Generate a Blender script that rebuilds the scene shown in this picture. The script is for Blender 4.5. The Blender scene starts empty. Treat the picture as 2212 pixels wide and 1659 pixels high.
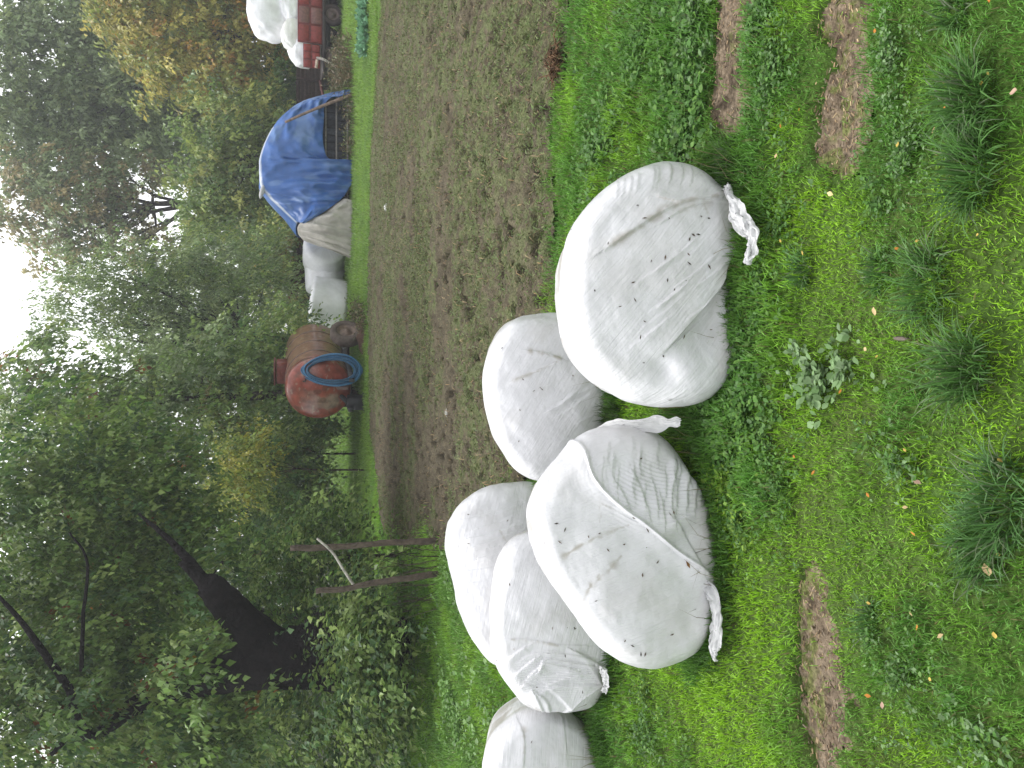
import bpy, math, random
import numpy as np
from mathutils import Vector, Matrix

R = np.random.default_rng(7)
random.seed(7)
scene = bpy.context.scene
COL = scene.collection
PI = math.pi

# ------------------------------------------------------------------ camera
CAM_H, F, PITCH = 1.8, 1600.0, math.radians(16.73)   # the phone was held sideways: picture is rolled 90 degrees
CP, SP = math.cos(PITCH), math.sin(PITCH)
FWD = np.array([0, CP, -SP]); UPV = np.array([0, SP, CP]); RGT = np.array([1.0, 0, 0])
CAMP = np.array([0, 0, CAM_H])

def ray(u, v):
    return FWD + RGT * ((829.5 - v) / F) + UPV * ((1106.0 - u) / F)
def gp(u, v, z=0.0):                    # point of the ground
    d = ray(u, v); t = (z - CAM_H) / d[2]
    return CAMP + d * t
def at(u, v, y):                        # point at distance y
    d = ray(u, v); return CAMP + d * (y / d[1])
def pxm(px, y):                         # size of px at distance y
    return px * (y * CP + 0.3) / F
def onplane(u, v, p0, n):
    d = ray(u, v); t = np.dot(p0 - CAMP, n) / np.dot(d, n)
    return CAMP + d * t

cam = bpy.data.cameras.new('camera'); camo = bpy.data.objects.new('camera', cam); COL.objects.link(camo)
M = Matrix(((-UPV[0], RGT[0], -FWD[0], CAMP[0]), (-UPV[1], RGT[1], -FWD[1], CAMP[1]),
            (-UPV[2], RGT[2], -FWD[2], CAMP[2]), (0, 0, 0, 1)))
camo.matrix_world = M
cam.sensor_fit = 'HORIZONTAL'; cam.sensor_width = 36; cam.lens = F / 2212 * 36
cam.clip_start = 0.05; cam.clip_end = 2000
scene.camera = camo

# ------------------------------------------------------------------ noise
def _h(ix, iy, iz, seed):
    n = (ix * 374761393 + iy * 668265263 + iz * 2147483647 + seed * 1274126177) & 0xFFFFFFFF
    n = ((n ^ (n >> 13)) * 1274126177) & 0xFFFFFFFF
    n = ((n ^ (n >> 16)) * 2246822519) & 0xFFFFFFFF
    return ((n ^ (n >> 15)) & 0xFFFFFF) / 16777215.0
def vn(x, y, z=0.0, seed=0):
    x, y, z = np.broadcast_arrays(np.asarray(x, float), np.asarray(y, float), np.asarray(z, float))
    ix, iy, iz = [np.floor(a).astype(np.int64) for a in (x, y, z)]
    fx, fy, fz = x - ix, y - iy, z - iz
    fx, fy, fz = [a * a * (3 - 2 * a) for a in (fx, fy, fz)]
    r = 0
    for dx in (0, 1):
        for dy in (0, 1):
            for dz in (0, 1):
                w = (fx if dx else 1 - fx) * (fy if dy else 1 - fy) * (fz if dz else 1 - fz)
                r = r + w * _h(ix + dx, iy + dy, iz + dz, seed)
    return r
def fbm(x, y, z=0.0, seed=0, o=4):
    s, a, t = 0, 0.5, 0
    for k in range(o):
        s = s + a * vn(np.asarray(x) * 2**k, np.asarray(y) * 2**k, np.asarray(z) * 2**k, seed + k); t += a; a *= .5
    return s / t
def sstep(a, b, x):
    t = np.clip((x - a) / (b - a), 0, 1); return t * t * (3 - 2 * t)
def inpoly(x, y, P):
    P = np.asarray(P); r = np.zeros(x.shape, bool); j = len(P) - 1
    for i in range(len(P)):
        xi, yi, xj, yj = P[i][0], P[i][1], P[j][0], P[j][1]
        c = ((yi > y) != (yj > y)) & (x < (xj - xi) * (y - yi) / (yj - yi + 1e-12) + xi)
        r ^= c; j = i
    return r
def pdist(a, b, L):
    """distance, signed side and position (0..1) of points (a,b) from polyline L"""
    L = np.asarray(L, float); best = np.full(a.shape, 1e9); sd = np.zeros(a.shape); tt = np.zeros(a.shape); n = len(L) - 1
    for i in range(n):
        d = L[i + 1] - L[i]; l2 = d @ d + 1e-12
        t = np.clip(((a - L[i][0]) * d[0] + (b - L[i][1]) * d[1]) / l2, 0, 1)
        px, py = a - L[i][0] - t * d[0], b - L[i][1] - t * d[1]
        q = np.hypot(px, py); m = q < best
        best = np.where(m, q, best); sd = np.where(m, np.sign(d[0] * py - d[1] * px), sd); tt = np.where(m, (i + t) / n, tt)
    return best, sd, tt
def spline(P, n, closed=False):
    P = np.asarray(P, float); m = len(P)
    if closed:
        Q = np.vstack([P[-1], P, P[0], P[1]]); seg = m
    else:
        Q = np.vstack([2 * P[0] - P[1], P, 2 * P[-1] - P[-2]]); seg = m - 1
    t = np.linspace(0, seg, n, endpoint=not closed); i = np.minimum(t.astype(int), seg - 1); f = (t - i)[:, None]
    a, b, c, d = Q[i], Q[i + 1], Q[i + 2], Q[i + 3]
    return .5 * (2 * b + (c - a) * f + (2 * a - 5 * b + 4 * c - d) * f**2 + (3 * b - 3 * c + d - a) * f**3)

# ------------------------------------------------------------------ objects
def make(name, V, Fs, mat, col=None, smooth=True, parent=None, uv=None, origin=None):
    V = np.asarray(V, float)
    if not isinstance(Fs, (list, tuple)): Fs = [Fs]
    Fs = [np.asarray(f, np.int64) for f in Fs if len(f)]
    if origin is not None: V = V - np.asarray(origin)
    if parent is not None: V = V - wloc(parent)
    me = bpy.data.meshes.new(name)
    me.vertices.add(len(V)); me.vertices.foreach_set('co', V.astype(np.float32).ravel())
    tot = np.concatenate([np.full(len(f), f.shape[1]) for f in Fs]); idx = np.concatenate([f.ravel() for f in Fs])
    me.loops.add(len(idx)); me.loops.foreach_set('vertex_index', idx.astype(np.int32))
    me.polygons.add(len(tot)); me.polygons.foreach_set('loop_start', np.concatenate([[0], np.cumsum(tot)[:-1]]).astype(np.int32))
    me.polygons.foreach_set('loop_total', tot.astype(np.int32))
    me.polygons.foreach_set('use_smooth', np.full(len(tot), smooth))
    if col is not None:
        c = np.ones((len(V), 4), np.float32); c[:, :3] = col
        a = me.attributes.new('col', 'FLOAT_COLOR', 'POINT'); a.data.foreach_set('color', c.ravel())
    me.update(calc_edges=True); me.validate()
    if uv is not None:
        l = me.uv_layers.new(name='UVMap'); l.data.foreach_set('uv', np.asarray(uv, np.float32)[idx].ravel())
    me.materials.append(mat)
    o = bpy.data.objects.new(name, me); COL.objects.link(o)
    if origin is not None: o.location = origin
    if parent is not None: o.parent = parent
    return o
def wloc(p):
    v = np.zeros(3)
    while p is not None: v = v + np.array(p.location[:]); p = p.parent
    return v
def tag(o, label=None, cat=None, group=None, kind=None):
    if label: o['label'] = label
    if cat: o['category'] = cat
    if group: o['group'] = group
    if kind: o['kind'] = kind
    return o
def thing(name, loc, label, cat, group=None):
    o = bpy.data.objects.new(name, None); o.empty_display_size = .2; COL.objects.link(o); o.location = [float(a) for a in loc]
    return tag(o, label, cat, group)

class MB:                                # collects shapes into one mesh
    def __init__(s): s.V = []; s.F = {3: [], 4: []}; s.C = []; s.n = 0
    def add(s, V, Fs, col=None):
        V = np.asarray(V, float)
        for f in (Fs if isinstance(Fs, (list, tuple)) else [Fs]):
            f = np.asarray(f)
            if len(f): s.F[f.shape[1]].append(f + s.n)
        s.V.append(V); s.n += len(V)
        s.C.append(np.broadcast_to(np.asarray(col if col is not None else (1, 1, 1), float), (len(V), 3)))
    def tube(s, P, r, n=8, col=None, cap=True):
        P = np.asarray(P, float); k = len(P); r = np.broadcast_to(np.asarray(r, float), (k,))
        T = np.gradient(P, axis=0); T /= np.linalg.norm(T, axis=1)[:, None] + 1e-12
        ref = np.array([0, 0, 1.0]) if abs(T[0][2]) < .9 else np.array([1.0, 0, 0])
        V = []
        for i in range(k):
            a = np.cross(T[i], ref); a /= np.linalg.norm(a) + 1e-12; b = np.cross(T[i], a); ref = np.cross(a, T[i])
            th = np.arange(n) * 2 * PI / n
            V.append(P[i] + r[i] * (np.cos(th)[:, None] * a + np.sin(th)[:, None] * b))
        V = np.vstack(V); i = np.arange(k - 1)[:, None] * n; j = np.arange(n)[None]; j2 = (j + 1) % n
        Fq = np.stack([i + j, i + j2, i + n + j2, i + n + j], -1).reshape(-1, 4); Ft = []
        if cap:
            V = np.vstack([V, P[0], P[-1]]); q = k * n
            for a in range(n): Ft += [(q, (a + 1) % n, a), (q + 1, (k - 1) * n + a, (k - 1) * n + (a + 1) % n)]
        s.add(V, [Fq, np.array(Ft).reshape(-1, 3)], col)
    def box(s, c, size, rot=None, col=None, bev=0.0):
        x, y, z = np.asarray(size) / 2
        if bev:
            b = min(bev, x * .9, y * .9, z * .9); V = []; 
            pts = []
            for sx in (-1, 1):
                for sy in (-1, 1):
                    for sz in (-1, 1):
                        pts += [(sx * x, sy * (y - b), sz * (z - b)), (sx * (x - b), sy * y, sz * (z - b)), (sx * (x - b), sy * (y - b), sz * z)]
            import bmesh
            bm = bmesh.new(); [bm.verts.new(p) for p in pts]; bmesh.ops.convex_hull(bm, input=bm.verts); bm.verts.index_update()
            V = np.array([v.co[:] for v in bm.verts]); Ft = np.array([[v.index for v in f.verts] for f in bm.faces if len(f.verts) == 3]).reshape(-1, 3)
            Fq = np.array([[v.index for v in f.verts] for f in bm.faces if len(f.verts) == 4]).reshape(-1, 4); bm.free(); Fs = [Ft, Fq]
        else:
            V = np.array([(a, b, c_) for a in (-x, x) for b in (-y, y) for c_ in (-z, z)])
            Fs = [np.array([(0, 1, 3, 2), (4, 6, 7, 5), (0, 4, 5, 1), (2, 3, 7, 6), (0, 2, 6, 4), (1, 5, 7, 3)])]
        if rot is not None: V = V @ np.asarray(rot).T
        s.add(V + np.asarray(c), Fs, col)
    def grid(s, G, col=None, closed=False):
        n, m = G.shape[:2]; i = np.arange(n - 1)[:, None]; j = np.arange(m if closed else m - 1)[None]; j2 = (j + 1) % m
        Fq = np.stack([i * m + j, i * m + j2, (i + 1) * m + j2, (i + 1) * m + j], -1).reshape(-1, 4)
        s.add(G.reshape(-1, 3), Fq, None if col is None else (col.reshape(-1, 3) if np.ndim(col) == 3 else col))
    def build(s, name, mat, parent=None, smooth=True, **k):
        return make(name, np.vstack(s.V), [np.vstack(f) for f in s.F.values() if f], mat, np.vstack(s.C), smooth, parent, **k)
def rotz(a): c, s = math.cos(a), math.sin(a); return np.array([[c, -s, 0], [s, c, 0], [0, 0, 1]])
def rotx(a): c, s = math.cos(a), math.sin(a); return np.array([[1, 0, 0], [0, c, -s], [0, s, c]])
def roty(a): c, s = math.cos(a), math.sin(a); return np.array([[c, 0, s], [0, 1, 0], [-s, 0, c]])

# ------------------------------------------------------------------ materials
def nodes(name):
    m = bpy.data.materials.new(name); m.use_nodes = True; nt = m.node_tree
    return m, nt, nt.nodes['Principled BSDF'], nt.nodes['Material Output']
def mat_col(name, rough=.6, spec=.3, nscale=20, namt=.3, bump=.3, bscale=60, transl=0.0, coat=0.0, dist=.01):
    m, nt, b, out = nodes(name); N = nt.nodes.new; L = nt.links.new
    at_ = N('ShaderNodeAttribute'); at_.attribute_name = 'col'
    tc = N('ShaderNodeTexCoord')
    nz = N('ShaderNodeTexNoise'); nz.inputs['Scale'].default_value = nscale; nz.inputs['Detail'].default_value = 4
    L(tc.outputs['Object'], nz.inputs['Vector'])
    mr = N('ShaderNodeMapRange'); mr.inputs['To Min'].default_value = 1 - namt; mr.inputs['To Max'].default_value = 1 + namt
    mr.inputs['From Min'].default_value = .3; mr.inputs['From Max'].default_value = .7
    L(nz.outputs['Fac'], mr.inputs['Value'])
    mx = N('ShaderNodeMix'); mx.data_type = 'RGBA'; mx.blend_type = 'MULTIPLY'; mx.inputs['Factor'].default_value = 1
    L(at_.outputs['Color'], mx.inputs['A']); L(mr.outputs['Result'], mx.inputs['B'])
    L(mx.outputs['Result'], b.inputs['Base Color'])
    b.inputs['Roughness'].default_value = rough; b.inputs['Specular IOR Level'].default_value = spec
    b.inputs['Coat Weight'].default_value = coat
    if bump:
        n2 = N('ShaderNodeTexNoise'); n2.inputs['Scale'].default_value = bscale; n2.inputs['Detail'].default_value = 5
        L(tc.outputs['Object'], n2.inputs['Vector'])
        bp = N('ShaderNodeBump'); bp.inputs['Strength'].default_value = bump; bp.inputs['Distance'].default_value = dist
        L(n2.outputs['Fac'], bp.inputs['Height']); L(bp.outputs['Normal'], b.inputs['Normal'])
    if transl:
        tr = N('ShaderNodeBsdfTranslucent'); L(mx.outputs['Result'], tr.inputs['Color'])
        ms = N('ShaderNodeMixShader'); ms.inputs[0].default_value = transl
        L(b.outputs[0], ms.inputs[1]); L(tr.outputs[0], ms.inputs[2]); L(ms.outputs[0], out.inputs[0])
    return m
M_LEAF = mat_col('leaf', .42, .4, 3, .15, 0, transl=.42)
M_GRASS = mat_col('grass_blade', .45, .3, 6, .12, 0, transl=.35)
M_WEED = mat_col('weed_leaf', .5, .25, 30, .15, 0, transl=.25)
M_BARK = mat_col('bark', .9, .15, 9, .45, 1.0, 18, dist=.05)
M_GROUND = mat_col('turf_soil', .95, .1, 40, .35, .6, 90, dist=.02)
M_SOIL = mat_col('soil', .95, .12, 55, .4, .9, 70, dist=.02)
M_CHIP = mat_col('chip', .8, .2, 40, .25, .2, 80, dist=.003)
M_WOOD = mat_col('weathered_wood', .85, .2, 14, .4, .8, 40, dist=.02)
M_METAL = mat_col('painted_metal', .5, .4, 12, .3, .3, 30, dist=.006)
M_RUBBER = mat_col('rubber', .8, .25, 14, .3, .4, 60)
M_TARP = mat_col('tarp', .42, .45, 3, .13, .35, 9, dist=.04)
M_SHEET = mat_col('old_plastic_sheet', .5, .4, 4, .2, .4, 8, dist=.04)
M_HOSE = mat_col('hose', .45, .4, 20, .2, 0)
M_FLAP = mat_col('loose_plastic', .35, .4, 12, .08, .5, 45, transl=.3, dist=.01)

def mat_wrap(name, ang, fine=120):
    m, nt, b, out = nodes(name); N = nt.nodes.new; L = nt.links.new
    at_ = N('ShaderNodeAttribute'); at_.attribute_name = 'col'
    uv = N('ShaderNodeUVMap'); uv.uv_map = 'UVMap'
    def stretched(sx, sy, a, det=3):
        mp = N('ShaderNodeMapping'); mp.inputs['Rotation'].default_value = (0, 0, a); mp.inputs['Scale'].default_value = (1, 1, 1)
        mp2 = N('ShaderNodeMapping'); mp2.inputs['Scale'].default_value = (sx, sy, 1)
        L(uv.outputs[0], mp.inputs[0]); L(mp.outputs[0], mp2.inputs[0])
        t = N('ShaderNodeTexNoise'); t.inputs['Scale'].default_value = 1; t.inputs['Detail'].default_value = det; t.inputs['Distortion'].default_value = .25
        L(mp2.outputs[0], t.inputs['Vector']); return t
    t1 = stretched(5, fine, ang); t2 = stretched(3, fine * .3, ang + .12); t3 = stretched(7, 9, 0, 5)
    a1 = N('ShaderNodeMath'); a1.operation = 'MULTIPLY_ADD'; L(t2.outputs['Fac'], a1.inputs[0]); a1.inputs[1].default_value = 1.7; L(t1.outputs['Fac'], a1.inputs[2])
    bp = N('ShaderNodeBump'); bp.inputs['Strength'].default_value = .42; bp.inputs['Distance'].default_value = .006; L(a1.outputs[0], bp.inputs['Height'])
    bp2 = N('ShaderNodeBump'); bp2.inputs['Strength'].default_value = .3; bp2.inputs['Distance'].default_value = .03
    L(t3.outputs['Fac'], bp2.inputs['Height']); L(bp.outputs[0], bp2.inputs['Normal']); L(bp2.outputs[0], b.inputs['Normal'])
    mr = N('ShaderNodeMapRange'); mr.inputs['From Min'].default_value = .35; mr.inputs['From Max'].default_value = .75
    mr.inputs['To Min'].default_value = 1.0; mr.inputs['To Max'].default_value = .9; L(t3.outputs['Fac'], mr.inputs['Value'])
    mx = N('ShaderNodeMix'); mx.data_type = 'RGBA'; mx.blend_type = 'MULTIPLY'; mx.inputs['Factor'].default_value = 1
    L(at_.outputs['Color'], mx.inputs['A']); L(mr.outputs['Result'], mx.inputs['B']); L(mx.outputs['Result'], b.inputs['Base Color'])
    b.inputs['Roughness'].default_value = .33; b.inputs['Specular IOR Level'].default_value = .5
    return m

# ------------------------------------------------------------------ light
w = bpy.data.worlds.new('World'); scene.world = w; w.use_nodes = True; nt = w.node_tree
sky = nt.nodes.new('ShaderNodeTexSky'); sky.sky_type = 'NISHITA'; sky.sun_disc = False
SUN_EL, SUN_AZ = math.radians(62), math.radians(-28)    # azimuth measured from +Y towards +X
sky.sun_elevation = SUN_EL; sky.sun_rotation = SUN_AZ; sky.air_density = 1.0; sky.dust_density = 1.5; sky.ozone_density = 1.0
hs = nt.nodes.new('ShaderNodeHueSaturation'); hs.inputs['Saturation'].default_value = .08
bg = nt.nodes['Background']; bg.inputs['Strength'].default_value = .15
nt.links.new(sky.outputs[0], hs.inputs['Color']); nt.links.new(hs.outputs[0], bg.inputs['Color'])
sun = bpy.data.lights.new('sun', 'SUN'); sun.energy = 1.3; sun.angle = math.radians(25); sun.color = (1, .98, .95)
so = bpy.data.objects.new('sun', sun); COL.objects.link(so)
sdir = Vector((math.sin(SUN_AZ) * math.cos(SUN_EL), math.cos(SUN_AZ) * math.cos(SUN_EL), math.sin(SUN_EL)))
so.rotation_euler = sdir.to_track_quat('Z', 'Y').to_euler(); so.location = (0, 0, 30)
scene.view_settings.view_transform = 'Standard'; scene.view_settings.look = 'None'
scene.view_settings.exposure = 1.27; scene.view_settings.gamma = 1


# ------------------------------------------------------------------ wrapped bales in front
WHITE = np.array([.68, .68, .70]); DIRT = np.array([.34, .31, .25]); FLECK = np.array([.05, .035, .02])
BN = 'white plastic-wrapped round bales lying in the grass'
def bale(label, outline, base, tilt=20, yaw=0, length=.95, sink=12, shrink=.9, mat=None, ridges=(), steps=(), dirt=(), wrinkles=(), bulges=(), flecks=18, seed=0, sag=.075, res=460, rough=1.0, scuff=.65):
    """outline: picture points of the front rim; base: picture point where its foot meets the ground"""
    t = math.radians(tilt); yw = math.radians(yaw)
    p0 = gp(*base); n = np.array([-math.sin(yw) * math.cos(t), -math.cos(yw) * math.cos(t), math.sin(t)])
    A = np.array([math.cos(yw), -math.sin(yw), 0]); B = np.cross(n, A) * -1
    if B[2] < 0: B = -B
    def loc(P):
        Q = np.array([onplane(u, v, p0, n) - p0 for u, v in P]); return np.stack([Q @ A, Q @ B], 1)
    O = spline(loc(outline), res, True); c = O.mean(0); c = np.array([(O[:, 0].min() + O[:, 0].max()) / 2, O[:, 1].min() * .6 + O[:, 1].max() * .4])
    O = c + (O - c) * (1.035, 1.012); foot = np.array([c[0], O[:, 1].min()])
    e = np.array([math.sin(yw), math.cos(yw), 0]) * math.cos(math.radians(sink)) - np.array([0, 0, math.sin(math.radians(sink))])
    k1, k2, k3 = 150, 40, 26; r1 = .80
    rr, ss, pin = [], [], []
    for r in np.linspace(.004, r1, k1): rr.append(r); ss.append(0); pin.append(0)
    for q in np.linspace(0, 1, 37)[1:]: rr.append(r1 + (1 - r1) * math.sin(q * PI / 2)); ss.append(.17 * (1 - math.cos(q * PI / 2))); pin.append(0)
    for q in np.linspace(0, 1, k2)[1:]: rr.append(1 - (1 - shrink) * q); ss.append(.17 + (length - .37) * q); pin.append(1)
    for q in np.linspace(0, 1, k3)[1:]: rr.append(shrink * math.cos(q * PI / 2) + .002); ss.append(length - .2 + .2 * math.sin(q * PI / 2)); pin.append(1)
    rr, ss, pin = map(np.array, (rr, ss, pin)); nr = len(rr)
    cen = np.where(pin[:, None] > 0, foot * .35 + c * .65, c)
    a = cen[:, :1] + rr[:, None] * (O[None, :, 0] - cen[:, :1]); b = cen[:, 1:] + rr[:, None] * (O[None, :, 1] - cen[:, 1:])
    S = np.broadcast_to(ss[:, None], a.shape)
    fr = np.clip(rr / r1, 0, 1)[:, None]; front = (S < .001)
    bul = np.where(pin[:, None] < 1, sag * (1 - rr[:, None]**2), 0) + 0 * a
    G = p0 + a[..., None] * A + b[..., None] * B + S[..., None] * e + bul[..., None] * n
    # normals of the smooth shape
    du = np.roll(G, -1, 1) - np.roll(G, 1, 1); dv = np.gradient(G, axis=0); N = np.cross(du, dv); N /= np.linalg.norm(N, axis=2)[..., None] + 1e-9
    if (N[5].mean(0) @ n) < 0: N = -N
    fw = 1 - sstep(.05, .45, S)                                   # features fade out towards the back
    h = (fbm(G[..., 0] * 3, G[..., 1] * 3, G[..., 2] * 3, seed, 3) - .5) * .05 * rough
    h += (fbm(G[..., 0] * 11, G[..., 1] * 11, G[..., 2] * 11, seed + 5, 3) - .5) * .010 * rough
    C = np.broadcast_to(WHITE, G.shape).copy(); D = np.zeros(a.shape)
    for P, amp, wd in ridges:
        L = spline(loc(P), 24); d, sd, tt = pdist(a, b, L); en = np.minimum(1, np.minimum(tt + .15, 1.1 - tt) * 6)
        x = d * sd; h += amp * np.where(x > 0, np.exp(-(x / wd)**2 * 1.5), np.exp(-(x / (wd * 4.5))**2)) * fw * en
    for P, amp, wd in steps:                                      # edge of the outer sheet: one side stands proud
        L = spline(loc(P), 30); d, sd, tt = pdist(a, b, L); en = sstep(0, .12, tt) * sstep(0, .12, 1 - tt)
        h += amp * sstep(-wd, wd, d * sd) * np.exp(-(d / .16)**2) * fw * en
    for P, hw, wd, amp, cnt in wrinkles:                          # bundle of parallel folds on both sides of a line
        L = spline(loc(P), 20); d, sd, tt = pdist(a, b, L); x = d * sd
        ph = x / hw * cnt * PI + 3 * fbm(a * 6, b * 6, 0, seed + 9, 2)
        wv = 1 - np.abs(np.sin(ph)) ** .7
        h += amp * wv * np.exp(-(x / hw)**4) * np.sin(np.clip(tt, 0.02, .98) * PI) ** .6 * fw * (.4 + vn(a * 9, b * 9, 0, seed + 3)) * (d < hw * 1.6)
    for (u, v), rad, amp in bulges:
        q = loc([(u, v)])[0]; h += amp * np.exp(-((a - q[0])**2 + (b - q[1])**2) / rad**2) * fw
    for P, wd, k in dirt:
        L = spline(loc(P), 24); d, sd, tt = pdist(a, b, L)
        D = np.maximum(D, k * .75 * np.exp(-(d / (wd * (.25 + 1.3 * vn(tt * 9, 0, 0, seed + 13))))**2) * fw * sstep(.2, .7, fbm(a * 30, b * 30, 0, seed + 7, 4)) * 1.3)
    G = G + N * h[..., None]
    # scuffed and muddy plastic on the top behind the rim and near the foot
    D = np.maximum(D, scuff * sstep(.12, .3, S) * sstep(.35, .62, fbm(a * 7, b * 7, S * 9, seed + 2, 4)))
    D = np.maximum(D, .55 * sstep(.16, .0, G[..., 2]) * sstep(.3, .65, fbm(a * 9, b * 14, 0, seed + 4, 4)))
    D = np.maximum(D, .13 * sstep(.52, .7, fbm(a * 5, b * 5, S * 5, seed + 21, 5)))
    C = C * (1 - np.clip(D, 0, .85)[..., None]) + DIRT * np.clip(D, 0, .85)[..., None]
    th = np.linspace(0, 2 * PI, a.shape[1], endpoint=False)
    uvm = np.stack([a + (a - c[0]) * S * 1.2, b + (b - c[1]) * S * 1.2], -1)
    mb = MB(); mb.grid(G, C, closed=True); UV = [uvm.reshape(-1, 2)]
    g = np.random.default_rng(seed + 50)
    for _ in range(flecks):                                       # bits of dead leaf and grass stuck to the plastic
        i = g.integers(18, k1 + 30); j = g.integers(0, res)
        p = G[i, j]
        if p[2] < .12: continue
        nn = N[i, j]; x = np.cross(nn, g.normal(size=3)); x /= np.linalg.norm(x); y = np.cross(nn, x); l, w_ = g.uniform(.006, .014), g.uniform(.002, .004)
        q = p + nn * .004
        mb.add([q - x * l, q - y * w_ + nn * .003, q + x * l * .9, q + y * w_], [np.array([(0, 1, 2, 3)])], FLECK * g.uniform(.6, 2.2)); UV.append(np.zeros((4, 2)))
    root = thing('wrapped_bale', (p0[0], p0[1] + .4, 0), label, 'bale', BN)
    mb.build('wrap', mat, root, uv=np.vstack(UV))
    return root, G, N, A, B, loc
def crumple(name, P, width, seed, parent, amp=.03, lift=.03, n=120, m=34, fold=9, col=(.74, .74, .75)):
    """torn strip of plastic lying crumpled along a line of ground points"""
    L = spline(P, n); T = np.gradient(L, axis=0); T /= np.linalg.norm(T, axis=1)[:, None]
    side = np.cross(T, [0, 0, 1.0]); side /= np.linalg.norm(side, axis=1)[:, None]
    s = np.linspace(0, 1, n)[:, None]; q = np.linspace(-1, 1, m)[None]
    wd = width * (.55 + .7 * vn(s * 7, 0, 0, seed)) * np.sin(np.clip(s, .03, .99) * PI) ** .35
    G = L[:, None, :] + side[:, None, :] * (q * wd)[..., None]
    x, y = s * 7.5, q * 1.6
    h = (1 - np.abs(2 * fbm(x * .45, y * 2.2, 0, seed + 1, 3) - 1)) * amp * 1.1 + (fbm(x * 1.5, y * 3.5, 0, seed + 2, 2) - .5) * amp * .6 + (1 - q**2) * lift * .6
    G[..., 2] += h; G[..., 0] += (fbm(x, y, 3, seed + 3, 3) - .5) * amp * 1.2; G[..., 1] += (fbm(x, y, 6, seed + 4, 3) - .5) * amp * 1.6
    mb = MB(); mb.grid(G, col); return mb.build(name, M_FLAP, parent)

def c1(*P): return [(1111.4 + .3921 * x, 271.1 + .3921 * y) for x, y in P]
def c2(*P): return [(921.7 + .3759 * x, 867.4 + .3759 * y) for x, y in P]
def c3(*P): return [(921.7 + .2451 * x, 1301.2 + .2451 * y) for x, y in P]

# the big bale at the front right
g = np.random.default_rng(3)
r1 = [(c1((1250, 372), (1100, 398), (950, 428), (800, 490), (640, 590), (490, 690)), .016, .010),
      (c1((1180, 420), (1050, 432), (930, 470), (780, 560)), .008, .006), (c1((880, 440), (820, 415), (780, 402)), .005, .006)]
for _ in range(16):
    x, y = g.uniform(640, 1000), g.uniform(760, 1230); l = g.uniform(90, 260)
    r1.append((c1((x, y), (x + l * .5, y - l * .36), (x + l, y - l * .8)), g.uniform(.0015, .004), g.uniform(.003, .006)))
for _ in range(10):
    x = g.uniform(560, 1000); r1.append((c1((x, 205 + abs(x - 900) * .35), (x - 20, 300 + abs(x - 900) * .3)), .003, .005))
big, P1, N1, A1, B1, loc1 = bale('largest white wrapped bale at front, loose sheet and crumpled tail on its right',
    c1((292, 850), (297, 700), (335, 560), (430, 420), (560, 300), (700, 215), (850, 178), (980, 180), (1085, 228), (1170, 304), (1275, 390), (1345, 560),
       (1360, 800), (1340, 1000), (1270, 1250), (1180, 1410), (1060, 1505), (900, 1545), (720, 1535), (560, 1470), (430, 1370), (340, 1210), (300, 1030)),
    (1590, 600), tilt=20, yaw=2, mat=mat_wrap('wrap_diagonal', math.radians(38)), ridges=r1,
    steps=[(c1((1250, 372), (1225, 460), (1230, 540), (1262, 640), (1255, 680), (1205, 735), (1170, 800), (1155, 860), (1110, 930), (1020, 1030), (900, 1160), (790, 1280)), -.05, .006)],
    dirt=[(c1((1250, 372), (1100, 400), (950, 430), (800, 495), (640, 600), (490, 690)), .022, .7), (c1((1200, 430), (1000, 450), (850, 510)), .03, .4),
          (c1((870, 440), (780, 405)), .006, .8), (c1((1030, 440), (1050, 495)), .008, .5), (c1((380, 1500), (300, 1300), (235, 1000), (230, 700)), .05, .5)],
    bulges=[(c1((980, 1300))[0], .13, .028), (c1((820, 1330))[0], .05, -.022), (c1((1090, 1120))[0], .09, -.03)], flecks=34, seed=1)
crumple('torn_tail', [gp(u, v, .05) + np.array([0, -.05, 0]) for u, v in c1((1170, 350), (1205, 430), (1245, 520), (1290, 585), (1315, 650), (1300, 715), (1285, 775))], .042, 4, big, .035, .03)

# its neighbour at the front left
r3 = [(c2((890, 240), (925, 300), (935, 380), (970, 460), (1040, 540), (1130, 620), (1230, 690), (1350, 790), (1450, 870), (1560, 950), (1625, 1010)), .020, .011)]
for p in (((1185, 430), (1225, 530), (1262, 640)), ((1425, 380), (1395, 480), (1385, 590), (1408, 680)), ((1450, 400), (1420, 500), (1418, 610)), ((1500, 430), (1480, 520), (1478, 600)),
          ((1555, 450), (1535, 530), (1530, 610)), ((1590, 470), (1580, 540)), ((1100, 500), (1150, 600)), ((1330, 560), (1350, 700)), ((1290, 480), (1310, 620)), ((1360, 430), (1350, 560)), ((1408, 680), (1470, 760), (1560, 950)), ((1420, 680), (1540, 640), (1640, 600))):
    r3.append((c2(*p), g.uniform(.007, .011), .008))
for _ in range(26):
    x, y = g.uniform(1000, 1560), g.uniform(330, 640); l = g.uniform(50, 170)
    if y < (x - 1000) * .0 + 680: r3.append((c2((x, y - l), (x - 12, y - l * .4), (x - 4, y)), g.uniform(.002, .005), g.uniform(.004, .007)))
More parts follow.
